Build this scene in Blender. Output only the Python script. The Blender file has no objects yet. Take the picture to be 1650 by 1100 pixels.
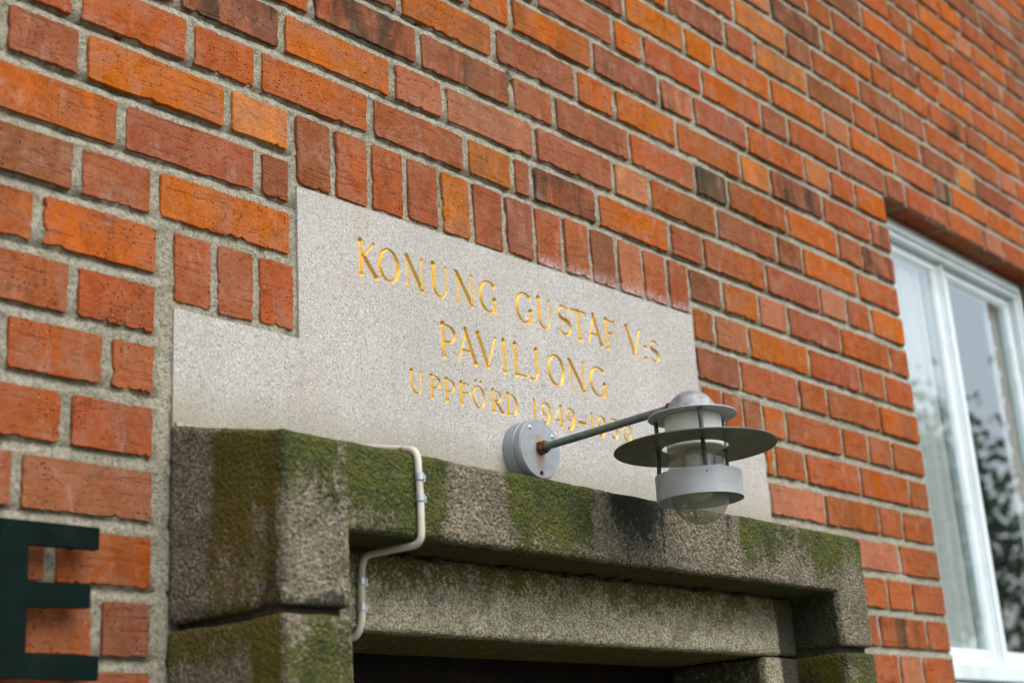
import bpy, math, random
import numpy as np
from mathutils import Matrix, Vector

random.seed(7)
rng = np.random.default_rng(7)
C = bpy.context.scene.collection
SC = bpy.context.scene

# ------------------------------------------------------------------ camera
F_PX = 2322.812
YAW, PITCH, ROLL = 0.857887088, 0.310022327, -0.063021565
CAM = np.array([-0.947100586, -1.36907684, -0.701538065])
FW = np.array([math.sin(YAW)*math.cos(PITCH), math.cos(YAW)*math.cos(PITCH), math.sin(PITCH)])
_r = np.array([math.cos(YAW), -math.sin(YAW), 0.0]); _u = np.cross(_r, FW)
RT = math.cos(ROLL)*_r + math.sin(ROLL)*_u
UP = -math.sin(ROLL)*_r + math.cos(ROLL)*_u

cd = bpy.data.cameras.new('camera'); cam = bpy.data.objects.new('camera', cd); C.objects.link(cam)
cd.sensor_width = 36.0; cd.lens = F_PX/1650*36.0
cd.clip_start = 0.05; cd.clip_end = 2000
m = Matrix(((RT[0], UP[0], -FW[0], CAM[0]), (RT[1], UP[1], -FW[1], CAM[1]), (RT[2], UP[2], -FW[2], CAM[2]), (0, 0, 0, 1)))
cam.matrix_world = m
cd.dof.use_dof = True
cd.dof.focus_distance = 2.02
cd.dof.aperture_fstop = 4.0
SC.camera = cam

# ------------------------------------------------------------------ sky, sun, exposure
w = bpy.data.worlds.new('World'); SC.world = w; w.use_nodes = True
nt = w.node_tree; nt.nodes.clear()
sky = nt.nodes.new('ShaderNodeTexSky'); sky.sky_type = 'NISHITA'; sky.sun_disc = False
SUN_EL, SUN_AZ = math.radians(50), math.radians(176)
sky.sun_elevation = SUN_EL; sky.sun_rotation = SUN_AZ
sky.air_density = 1.0; sky.dust_density = 4.0; sky.ozone_density = 1.0
hs = nt.nodes.new('ShaderNodeHueSaturation'); hs.inputs['Saturation'].default_value = 0.42
bg = nt.nodes.new('ShaderNodeBackground'); bg.inputs['Strength'].default_value = 0.15
wo = nt.nodes.new('ShaderNodeOutputWorld')
nt.links.new(sky.outputs[0], hs.inputs['Color']); nt.links.new(hs.outputs[0], bg.inputs[0]); nt.links.new(bg.outputs[0], wo.inputs[0])
sl = bpy.data.lights.new('sun', 'SUN'); sl.energy = 0.5; sl.angle = math.radians(60); sl.color = (1.0, 0.96, 0.9)
sun = bpy.data.objects.new('sun', sl); C.objects.link(sun)
# sun stands at azimuth SUN_AZ (clockwise from +Y), seen from the wall it is in front and a little to one side
sd = Vector((math.sin(SUN_AZ)*math.cos(SUN_EL), math.cos(SUN_AZ)*math.cos(SUN_EL), math.sin(SUN_EL)))
sun.rotation_euler = sd.to_track_quat('Z', 'Y').to_euler()
sun.location = (0, -6, 8)
SC.view_settings.view_transform = 'Standard'; SC.view_settings.look = 'None'
SC.view_settings.exposure = 0.68; SC.view_settings.gamma = 1.0
SC.view_settings.use_curve_mapping = False
SC.cycles.max_bounces = 8; SC.cycles.transparent_max_bounces = 12
SC.cycles.use_denoising = True

# ------------------------------------------------------------------ numeric helpers
def proj(P):
    d = np.asarray(P, float) - CAM
    z = d @ FW
    return np.stack([825 + F_PX*(d @ RT)/z, 550 - F_PX*(d @ UP)/z], -1)

def on_plane(u, v, Y=0.0):
    """where the line of sight through photo pixel (u, v) meets the upright plane y = Y (used to measure the wall)"""
    d = FW + (u-825)/F_PX*RT - (v-550)/F_PX*UP
    t = (Y-CAM[1])/d[1]
    return CAM + d*t

def _hash(ix, iy, iz, seed):
    h = (ix.astype(np.int64)*374761393 + iy.astype(np.int64)*668265263 + iz.astype(np.int64)*2147483647 + seed*974634777) & 0xffffffff
    h = ((h ^ (h >> 13))*1274126177) & 0xffffffff
    h = ((h ^ (h >> 16))*2246822519) & 0xffffffff
    return ((h ^ (h >> 15)) & 0xffffff)/float(0xffffff)

def vnoise(p, scale, seed=0):
    """value noise in 0..1 at points p (n,3)"""
    q = np.asarray(p, float)*scale
    i = np.floor(q).astype(np.int64); f = q-i; f = f*f*(3-2*f)
    out = 0
    for a in (0, 1):
        for b in (0, 1):
            for c in (0, 1):
                wgt = (f[:, 0] if a else 1-f[:, 0])*(f[:, 1] if b else 1-f[:, 1])*(f[:, 2] if c else 1-f[:, 2])
                out = out + wgt*_hash(i[:, 0]+a, i[:, 1]+b, i[:, 2]+c, seed)
    return out

def fnoise(p, scale, octv=3, seed=0):
    s, a, t = 0, 1.0, 0
    for o in range(octv):
        s = s + a*vnoise(p, scale*2**o, seed+o*17); t += a; a *= .5
    return s/t

# ------------------------------------------------------------------ object helpers
def link(name, me, parent=None, mats=()):
    o = bpy.data.objects.new(name, me); C.objects.link(o)
    for mt in mats:
        if mt.name not in [x.name for x in me.materials if x]: me.materials.append(mt)
    if parent: o.parent = parent
    return o

def empty(name, loc, label, cat, group=None):
    o = bpy.data.objects.new(name, None); C.objects.link(o); o.location = loc
    o.empty_display_size = .05
    o['label'] = label; o['category'] = cat
    if group: o['group'] = group
    return o

class MB:
    """collects verts/faces in world space; build() gives one mesh object, its origin at the parent's origin"""
    def __init__(s): s.v, s.f, s.attr = [], [], {}
    def add(s, v, f):
        n = len(s.v); s.v += [tuple(float(c) for c in p) for p in v]; s.f += [tuple(int(i)+n for i in q) for q in f]
        return s
    def box(s, x0, x1, y0, y1, z0, z1, bev=0.0):
        if bev <= 0:
            v = [(x, y, z) for x in (x0, x1) for y in (y0, y1) for z in (z0, z1)]
            return s.add(v, [(0, 1, 3, 2), (4, 6, 7, 5), (0, 4, 5, 1), (2, 3, 7, 6), (0, 2, 6, 4), (1, 5, 7, 3)])
        b = bev; v = []; idx = {}
        for ix, (xo, xs) in enumerate(((x0, 1), (x1, -1))):
            for iy, (yo, ys) in enumerate(((y0, 1), (y1, -1))):
                for iz, (zo, zs) in enumerate(((z0, 1), (z1, -1))):
                    for ax in range(3):
                        p = [xo+xs*b, yo+ys*b, zo+zs*b]; p[ax] = (xo, yo, zo)[ax]
                        idx[ix, iy, iz, ax] = len(v); v.append(p)
        f = []
        for ax in range(3):
            o1, o2 = [a for a in range(3) if a != ax]
            for side in (0, 1):
                q = []
                for a, c in ((0, 0), (1, 0), (1, 1), (0, 1)):
                    k = [0, 0, 0]; k[ax] = side; k[o1] = a; k[o2] = c
                    q.append(idx[k[0], k[1], k[2], ax])
                f.append(q)
            for a in (0, 1):
                for c in (0, 1):
                    k0 = [0, 0, 0]; k1 = [0, 0, 0]; k0[o1] = k1[o1] = a; k0[o2] = k1[o2] = c; k1[ax] = 1
                    f.append([idx[(*k0, o1)], idx[(*k1, o1)], idx[(*k1, o2)], idx[(*k0, o2)]])
        for ix in (0, 1):
            for iy in (0, 1):
                for iz in (0, 1): f.append([idx[ix, iy, iz, 0], idx[ix, iy, iz, 1], idx[ix, iy, iz, 2]])
        return s.add(v, f)
    def lathe(s, prof, c, axis='z', seg=64, a0=0):
        """prof: list of (r, h); revolve about axis through c"""
        v = []; n = len(prof)
        for i in range(seg):
            a = a0+2*math.pi*i/seg
            for r, h in prof:
                if axis == 'z': v.append((c[0]+r*math.cos(a), c[1]+r*math.sin(a), c[2]+h))
                else: v.append((c[0]+r*math.cos(a), c[1]+h, c[2]+r*math.sin(a)))
        f = []
        for i in range(seg):
            j = (i+1) % seg
            for k in range(n-1): f.append((i*n+k, j*n+k, j*n+k+1, i*n+k+1))
        return s.add(v, f)
    def tube(s, pts, r, seg=14, cap=True):
        P = [Vector(p) for p in pts]; n = len(P)
        rs = r if isinstance(r, (list, tuple)) else [r]*n
        t0 = (P[1]-P[0]).normalized(); nrm = t0.orthogonal().normalized(); v = []
        for i in range(n):
            t = ((P[min(i+1, n-1)]-P[i]).normalized()+(P[i]-P[max(i-1, 0)]).normalized()).normalized()
            nrm = (nrm-t*nrm.dot(t)).normalized(); b = t.cross(nrm)
            for k in range(seg):
                a = 2*math.pi*k/seg; v.append(P[i]+(nrm*math.cos(a)+b*math.sin(a))*rs[i])
        f = [(i*seg+k, i*seg+(k+1) % seg, (i+1)*seg+(k+1) % seg, (i+1)*seg+k) for i in range(n-1) for k in range(seg)]
        if cap: f += [tuple(range(seg))[::-1], tuple(range((n-1)*seg, n*seg))]
        return s.add(v, f)
    def build(s, name, mat, parent=None, smooth=False, angle=40):
        me = bpy.data.meshes.new(name)
        off = Vector(parent.matrix_world.translation) if parent and False else Vector((0, 0, 0))
        if parent:
            off = parent_origin(parent)
        me.from_pydata([Vector(p)-off for p in s.v], [], s.f)
        import bmesh
        bm = bmesh.new(); bm.from_mesh(me); bmesh.ops.recalc_face_normals(bm, faces=bm.faces); bm.to_mesh(me); bm.free()
        o = link(name, me, parent, (mat,) if not isinstance(mat, (list, tuple)) else mat)
        if smooth:
            me.polygons.foreach_set('use_smooth', [True]*len(me.polygons))
            me.set_sharp_from_angle(angle=math.radians(angle))
        return o

def parent_origin(o):
    off = Vector((0, 0, 0))
    while o:
        off += o.location; o = o.parent
    return off

def np_mesh(name, verts, quads, mat, parent=None, smooth=True, attrs=None, cattrs=None, sharp=None):
    me = bpy.data.meshes.new(name)
    verts = np.asarray(verts, np.float32)
    if parent: verts = verts - np.array(parent_origin(parent), np.float32)
    quads = np.asarray(quads, np.int32)
    me.vertices.add(len(verts)); me.vertices.foreach_set('co', verts.ravel())
    me.loops.add(quads.size); me.loops.foreach_set('vertex_index', quads.ravel())
    me.polygons.add(len(quads)); me.polygons.foreach_set('loop_start', np.arange(0, quads.size, 4, dtype=np.int32))
    me.polygons.foreach_set('use_smooth', np.full(len(quads), smooth))
    for k, a in (attrs or {}).items():
        at = me.attributes.new(k, 'FLOAT', 'POINT'); at.data.foreach_set('value', np.asarray(a, np.float32))
    me.update(calc_edges=True); me.validate()
    if sharp and smooth: me.set_sharp_from_angle(angle=math.radians(sharp))
    return link(name, me, parent, (mat,))

# ------------------------------------------------------------------ materials
class NT:
    def __init__(s, name):
        s.m = bpy.data.materials.new(name); s.m.use_nodes = True; s.t = s.m.node_tree
        s.b = s.t.nodes['Principled BSDF']; s.o = s.t.nodes['Material Output']
        s._pos = None
    def n(s, ty, **kw):
        nd = s.t.nodes.new(ty)
        for k, v in kw.items(): setattr(nd, k, v)
        return nd
    def l(s, a, b): s.t.links.new(a, b)
    def pos(s):
        if s._pos is None: s._pos = s.n('ShaderNodeNewGeometry').outputs['Position']
        return s._pos
    def mp(s, scale=(1, 1, 1), rot=(0, 0, 0), loc=(0, 0, 0)):
        nd = s.n('ShaderNodeMapping'); s.l(s.pos(), nd.inputs[0])
        nd.inputs['Scale'].default_value = scale; nd.inputs['Rotation'].default_value = rot; nd.inputs['Location'].default_value = loc
        return nd.outputs[0]
    def noise(s, scale, detail=3, rough=.55, vec=None, dist=0, out='Fac'):
        nd = s.n('ShaderNodeTexNoise'); s.l(vec or s.pos(), nd.inputs['Vector'])
        nd.inputs['Scale'].default_value = scale; nd.inputs['Detail'].default_value = detail
        nd.inputs['Roughness'].default_value = rough; nd.inputs['Distortion'].default_value = dist
        return nd.outputs[out]
    def vor(s, scale, feature='F1', out='Distance', vec=None, rnd=1):
        nd = s.n('ShaderNodeTexVoronoi', feature=feature); s.l(vec or s.pos(), nd.inputs['Vector'])
        nd.inputs['Scale'].default_value = scale; nd.inputs['Randomness'].default_value = rnd
        return nd.outputs[out]
    def rng(s, x, a, b, c=0, d=1, smooth=False):
        nd = s.n('ShaderNodeMapRange'); nd.clamp = True
        if smooth: nd.interpolation_type = 'SMOOTHSTEP'
        s._in(nd.inputs[0], x)
        for i, q in enumerate((a, b, c, d)): nd.inputs[i+1].default_value = q
        return nd.outputs[0]
    def _in(s, sock, x):
        if hasattr(x, 'is_linked') or hasattr(x, 'links'): s.l(x, sock)
        else: sock.default_value = x
    def math(s, op, a, b=0.0):
        nd = s.n('ShaderNodeMath', operation=op); s._in(nd.inputs[0], a); s._in(nd.inputs[1], b); return nd.outputs[0]
    def mix(s, fac, a, b, mode='MIX'):
        nd = s.n('ShaderNodeMix', data_type='RGBA', blend_type=mode); nd.clamp_factor = True
        s._in(nd.inputs[0], fac)
        for sock, x in ((nd.inputs[6], a), (nd.inputs[7], b)):
            if isinstance(x, (tuple, list)): sock.default_value = (*x[:3], 1)
            else: s.l(x, sock)
        return nd.outputs[2]
    def attr(s, name, out='Fac'):
        nd = s.n('ShaderNodeAttribute'); nd.attribute_name = name; return nd.outputs[out]
    def sep(s, v=None):
        nd = s.n('ShaderNodeSeparateXYZ'); s.l(v or s.pos(), nd.inputs[0]); return nd.outputs
    def bump(s, h, dist, strength=1.0, normal=None):
        nd = s.n('ShaderNodeBump'); s.l(h, nd.inputs['Height']); nd.inputs['Distance'].default_value = dist
        nd.inputs['Strength'].default_value = strength
        if normal: s.l(normal, nd.inputs['Normal'])
        return nd.outputs[0]
    def fin(s, col=None, rough=None, normal=None, metal=None, spec=None):
        if col is not None: s._c('Base Color', col)
        if rough is not None: s._in(s.b.inputs['Roughness'], rough)
        if normal is not None: s.l(normal, s.b.inputs['Normal'])
        if metal is not None: s._in(s.b.inputs['Metallic'], metal)
        if spec is not None: s.b.inputs['Specular IOR Level'].default_value = spec
        return s.m
    def _c(s, k, col):
        if isinstance(col, (tuple, list)): s.b.inputs[k].default_value = (*col[:3], 1)
        else: s.l(col, s.b.inputs[k])

def mat_brick():
    t = NT('brick_clay')
    tint = t.attr('tint', 'Color')
    big = t.noise(9, 2, .5); mid = t.noise(38, 4, .6, dist=.6); fine = t.noise(420, 3, .7)
    strk = t.noise(26, 3, .6, vec=t.mp((1, 1, .16)))
    c = t.mix(t.rng(mid, .36, .70, 0, .8), tint, t.mix(1, tint, (.70, .64, .62), 'MULTIPLY'))
    c = t.mix(t.rng(strk, .55, .78, 0, .35), c, t.mix(1, tint, (1.28, 1.22, 1.15), 'MULTIPLY'))
    hz = t.noise(16, 4, .65, dist=1.2)                      # thin grey-pink scum of the firing
    c = t.mix(t.rng(hz, .44, .68, 0, .62), c, (.39, .190, .125))
    # burnt dark bands
    bm = t.noise(17, 3, .6, vec=t.mp((1, 1, .28), loc=(3.1, 0, 1.7)), dist=.8)
    c = t.mix(t.math('MULTIPLY', t.rng(bm, .42, .60), t.attr('burn')), c, (.060, .052, .038))
    # grain
    c = t.mix(t.rng(fine, .35, .65, .0, .6), c, t.mix(1, c, (.56, .52, .50), 'MULTIPLY'))
    c = t.mix(t.rng(t.noise(150, 4, .75), .50, .70, .0, .6), c, t.mix(1, c, (.60, .54, .50), 'MULTIPLY'))
    # pits, dark crumbs, pale grit
    pm = t.rng(t.noise(11, 3, .6), .46, .60)
    pit = t.rng(t.vor(210), .12, .30, 1, 0)
    pit = t.math('MULTIPLY', pit, t.rng(t.sep(t.vor(210, out='Color'))[0], .45, .60, 0, 1))
    pit = t.math('MULTIPLY', pit, t.math('ADD', t.math('MULTIPLY', pm, .85), .15))
    c = t.mix(pit, c, t.mix(1, c, (.26, .20, .18), 'MULTIPLY'))
    drag = t.noise(90, 3, .7, vec=t.mp((.16, 1, 1.6), rot=(0, .09, 0)))
    c = t.mix(t.rng(drag, .56, .70, 0, .38), c, t.mix(1, c, (.55, .48, .44), 'MULTIPLY'))
    soot = t.noise(2.6, 5, .62, vec=t.mp((1, 1, .55)), dist=.6)
    c = t.mix(t.rng(soot, .50, .72, 0, .42), c, (.135, .085, .050))
    gc = t.sep(t.vor(170, out='Color'))
    grit = t.math('MULTIPLY', t.rng(t.vor(170), .09, .2, 1, 0), t.math('GREATER_THAN', gc[0], .84))
    grit = t.math('MULTIPLY', grit, t.rng(t.noise(11, 1), .46, .6))
    c = t.mix(t.math('MULTIPLY', grit, .8), c, (.62, .50, .40))
    # lime bloom
    bl = t.math('MULTIPLY', t.attr('bloom'), t.rng(t.noise(140, 4, .8), .40, .58))
    bl = t.math('MULTIPLY', bl, t.rng(t.math('ADD', t.sep()[2], t.math('MULTIPLY', t.sep()[0], -.0125)), .108, .128, 1, 0))
    c = t.mix(t.math('MULTIPLY', bl, .50), c, (.62, .58, .62))
    sc = t.math('MULTIPLY', t.rng(t.noise(30, 4, .7, vec=t.mp((1, 1, .5), loc=(5, 2, 9))), .56, .78), .36)
    c = t.mix(sc, c, (.50, .38, .32))
    h = t.math('ADD', t.math('MULTIPLY', fine, .5), t.math('MULTIPLY', t.noise(130, 4, .65), 1.0))
    h = t.math('SUBTRACT', h, t.math('MULTIPLY', pit, 1.3))
    h = t.math('SUBTRACT', h, t.math('MULTIPLY', t.rng(drag, .56, .70), .5))
    h = t.math('ADD', h, t.math('MULTIPLY', grit, .6))
    nrm = t.bump(h, .0019, 1.0)
    nrm = t.bump(t.noise(28, 2), .004, .35, nrm)
    return t.fin(c, t.rng(mid, .3, .7, .86, .97), nrm, spec=.0)

def mat_mortar():
    t = NT('lime_mortar')
    a = t.noise(30, 4, .6); g = t.noise(520, 3, .75); md = t.noise(160, 4, .7)
    c = t.mix(t.rng(a, .3, .7), (.45, .42, .32), (.60, .565, .455))
    c = t.mix(t.rng(t.noise(3.2, 4, .65, dist=.8), .52, .68, 0, .5), c, (.30, .29, .215))
    c = t.mix(t.rng(t.noise(7, 3, .6, vec=t.mp(loc=(4, 1, 2))), .60, .70, 0, .6), c, (.60, .60, .56))
    c = t.mix(t.rng(md, .45, .66, 0, .85), c, (.19, .185, .125))
    c = t.mix(t.rng(t.noise(75, 3, .7), .54, .70, 0, .6), c, (.55, .52, .43))
    c = t.mix(t.rng(t.noise(14, 3, .6), .5, .7, 0, .45), c, (.24, .25, .15))
    vc = t.sep(t.vor(420, out='Color')); d = t.rng(t.vor(420), .2, .38, 1, 0)
    c = t.mix(t.math('MULTIPLY', d, t.math('GREATER_THAN', vc[0], .76)), c, (.085, .085, .07))
    c = t.mix(t.math('MULTIPLY', d, t.math('LESS_THAN', vc[1], .16)), c, (.66, .65, .6))
    h = t.math('ADD', t.math('MULTIPLY', g, .6), t.math('MULTIPLY', md, 1.3))
    h = t.math('SUBTRACT', h, t.math('MULTIPLY', t.rng(t.vor(260), .0, .3, 1, 0), .5))
    return t.fin(c, .95, t.bump(h, .0050, 1.0), spec=.2)

def mat_plaque():
    t = NT('pale_granite')
    vc = t.sep(t.vor(560, out='Color')); v2 = t.sep(t.vor(400, out='Color'))
    a = t.noise(6, 3)
    c = t.mix(t.rng(a, .35, .65), (.470, .456, .430), (.52, .508, .485))
    c = t.mix(t.math('MULTIPLY', t.math('GREATER_THAN', v2[2], .90), .4), c, (.52, .41, .34))
    c = t.mix(t.math('MULTIPLY', t.math('LESS_THAN', v2[0], .34), .34), c, (.30, .30, .29))
    c = t.mix(t.math('MULTIPLY', t.math('GREATER_THAN', vc[0], .87), .62), c, (.15, .145, .135))
    c = t.mix(t.math('MULTIPLY', t.math('LESS_THAN', vc[1], .22), .7), c, (.76, .75, .73))
    c = t.mix(t.rng(t.noise(900, 2, .8), .5, .68, 0, .5), c, (.27, .27, .27))
    # dirty edge: damp and algae creeping up from the ledge beneath and round the rim
    z = t.sep()[2]
    dz = t.math('ADD', z, t.math('MULTIPLY', t.noise(11, 4, .6), .05))
    c = t.mix(t.rng(dz, -.240, -.165, .85, 0), c, (.27, .255, .165))
    c = t.mix(t.rng(t.noise(3.2, 4, .6, vec=t.mp((1, 1, .45))), .45, .68, 0, .38), c, (.34, .32, .265))
    c = t.mix(t.rng(t.noise(26, 4, .65, vec=t.mp((1, 1, .07))), .56, .76, 0, .30), c, (.31, .295, .24))
    c = t.mix(t.rng(t.noise(5, 5, .7, dist=1.0), .56, .70, 0, .22), c, (.44, .35, .24))
    c = t.mix(t.rng(t.noise(40, 3, .6), .66, .74, 0, .3), c, (.45, .33, .22))
    h = t.math('ADD', t.noise(700, 2, .7), t.math('MULTIPLY', t.noise(240, 2), .7))
    return t.fin(c, .8, t.bump(h, .0009, .9), spec=.4)

def mat_gold():
    t = NT('gilding')
    g = t.noise(300, 3, .7); str_ = t.noise(420, 2, .6, vec=t.mp((1.0, 1, .35), rot=(0, .5, 0)))
    c = t.mix(t.rng(g, .3, .7), (.80, .51, .11), (.60, .365, .05))
    c = t.mix(t.rng(t.noise(120, 3, .7), .60, .72, 0, .6), c, (.42, .25, .05))
    t.b.inputs['Specular IOR Level'].default_value = .5
    return t.fin(c, t.rng(g, .3, .7, .38, .56), t.bump(str_, .0010, .8), metal=.55)

def mat_rough_granite(name='weathered_granite', brownish=True):
    t = NT(name)
    q = 1.0 if brownish else 1.5
    vc = t.sep(t.vor(300*q, out='Color')); v2 = t.sep(t.vor(430*q, out='Color'))
    base1, base2 = ((.275, .245, .178), (.195, .180, .130)) if brownish else ((.63, .59, .42), (.53, .50, .35))
    c = t.mix(t.rng(t.noise(7, 4, .6), .35, .65), base1, base2)
    c = t.mix(t.math('MULTIPLY', t.math('GREATER_THAN', vc[0], .62), .55), c, (.42, .36, .255) if brownish else (.48, .45, .34))
    c = t.mix(t.rng(t.noise(22, 4, .7), .45, .7, 0, .65), c, (.105, .095, .060))
    c = t.mix(t.math('MULTIPLY', t.math('LESS_THAN', vc[1], .32), .6), c, (.085, .072, .055))
    c = t.mix(t.math('MULTIPLY', t.math('GREATER_THAN', v2[2], .91), .5), c, (.38, .24, .15))
    c = t.mix(t.math('MULTIPLY', t.math('LESS_THAN', v2[0], .25), .6), c, (.06, .055, .045))
    # soot-dark lichen, also shade painted into the reveals and inner order
    dk = t.attr('dark'); nz = t.noise(150, 4, .75)
    s = t.rng(t.math('ADD', dk, t.math('MULTIPLY', t.math('SUBTRACT', nz, .5), 1.5)), .42, .66)
    c = t.mix(t.math('MULTIPLY', s, .90), c, (.030, .032, .025))
    # moss and algae
    ms = t.attr('moss'); n2 = t.noise(170, 4, .75); n3 = t.noise(34, 3, .6)
    k = t.rng(t.math('ADD', ms, t.math('ADD', t.math('MULTIPLY', t.math('SUBTRACT', n2, .5), 2.5), t.math('MULTIPLY', t.math('SUBTRACT', n3, .5), 1.1))), .28, .66)
    mc = t.mix(t.rng(t.noise(20, 3), .35, .65), (.072, .086, .007), (.020, .036, .008))
    mc = t.mix(t.attr('olive'), mc, (.115, .088, .007))
    mc = t.mix(t.rng(t.noise(260, 3, .7), .48, .66, 0, .75), mc, (.140, .150, .028))
    mc = t.mix(t.rng(t.noise(120, 3, .7), .55, .72, 0, .6), mc, (.018, .03, .008))
    c = t.mix(t.math('MULTIPLY', k, .93), c, mc)
    h = t.math('ADD', t.math('MULTIPLY', t.noise(120, 3, .6), 1.5), t.math('MULTIPLY', t.noise(340, 3, .7), .8))
    h = t.math('ADD', h, t.math('MULTIPLY', t.vor(210), .9))
    return t.fin(c, .93, t.bump(h, .0042 if brownish else .0022, 1.0), spec=.25)

def mat_plain(name, col, rough=.5, metal=0.0, var=.12, scale=60, bump=.0, dirt=None, spec=.5):
    t = NT(name)
    n = t.noise(scale, 4, .6)
    c = t.mix(t.rng(n, .3, .7), tuple(q*(1+var) for q in col), tuple(q*(1-var) for q in col))
    if dirt:
        c = t.mix(t.rng(t.noise(scale*.5, 5, .7, dist=.5), .52, .75, 0, dirt[1]), c, dirt[0])
    nr = t.bump(t.noise(scale*6, 3, .6), bump, .8) if bump else None
    return t.fin(c, t.rng(n, .3, .7, max(.05, rough-.06), rough+.06), nr, metal=metal, spec=spec)

def mat_glass(name, tint=(1, 1, 1), ior=1.5, rough=.0, clear=.95, dust=0.0):
    """thin sheet glass: what lies behind shows through, the sky mirrors by Fresnel"""
    t = NT(name)
    lw = t.n('ShaderNodeLayerWeight'); lw.inputs['Blend'].default_value = .5
    r0 = ((ior-1)/(ior+1))**2
    fr = t.math('ADD', r0, t.math('MULTIPLY', t.math('POWER', lw.outputs['Facing'], 4.6), 1-r0))
    tr = t.n('ShaderNodeBsdfTransparent'); tr.inputs[0].default_value = (*[q*clear for q in tint], 1)
    gl = t.n('ShaderNodeBsdfGlossy'); gl.inputs['Roughness'].default_value = rough; gl.inputs[0].default_value = (.90, .98, .99, 1)
    mx = t.n('ShaderNodeMixShader'); t.l(fr, mx.inputs[0]); t.l(tr.outputs[0], mx.inputs[1]); t.l(gl.outputs[0], mx.inputs[2])
    if dust:
        df = t.n('ShaderNodeBsdfDiffuse'); df.inputs[0].default_value = (.46, .44, .36, 1)
        m2 = t.n('ShaderNodeMixShader'); t.l(t.rng(t.noise(60, 4, .7), .3, .75, dust*.5, dust*1.8), m2.inputs[0])
        t.l(mx.outputs[0], m2.inputs[1]); t.l(df.outputs[0], m2.inputs[2]); mx = m2
    t.l(mx.outputs[0], t.o.inputs['Surface'])
    return t.m

BRICK, MORTAR, PLAQUE, GOLD = mat_brick(), mat_mortar(), mat_plaque(), mat_gold()
STONE = mat_rough_granite(); STONE2 = mat_rough_granite('finer_granite', False)

# ------------------------------------------------------------------ measured courses of the wall
CP = 0.075                      # course pitch; course k has its brick bottoms at z = -k*CP
BH = 0.0590                     # brick height
def A(u, v): return on_plane(u/2.973, v/2.973)[0]
def B(u, v): return on_plane(550+u/2.973, v/2.973)[0]
def K(u, v): return on_plane(1100+u/2.973, v/2.973)[0]
def D(u, v): return on_plane(u/2.973, 370+v/2.973)[0]
def Ee(u, v): return on_plane(550+u/2.973, 370+v/2.973)[0]
def Fq(u, v): return on_plane(1100+u/2.973, 370+v/2.973)[0]
def G(u, v): return on_plane(u/2.973, 730+v/2.973)[0]
def I(u, v): return on_plane(1100+u/2.973, 730+v/2.973)[0]
def N4(u, v): return on_plane(900+u/5.5, v/5.5)[0]
L0, LX, RX, SX, WX, WR = -0.001, 0.205, 1.1335, 1.3285, 1.990, 2.905
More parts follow.
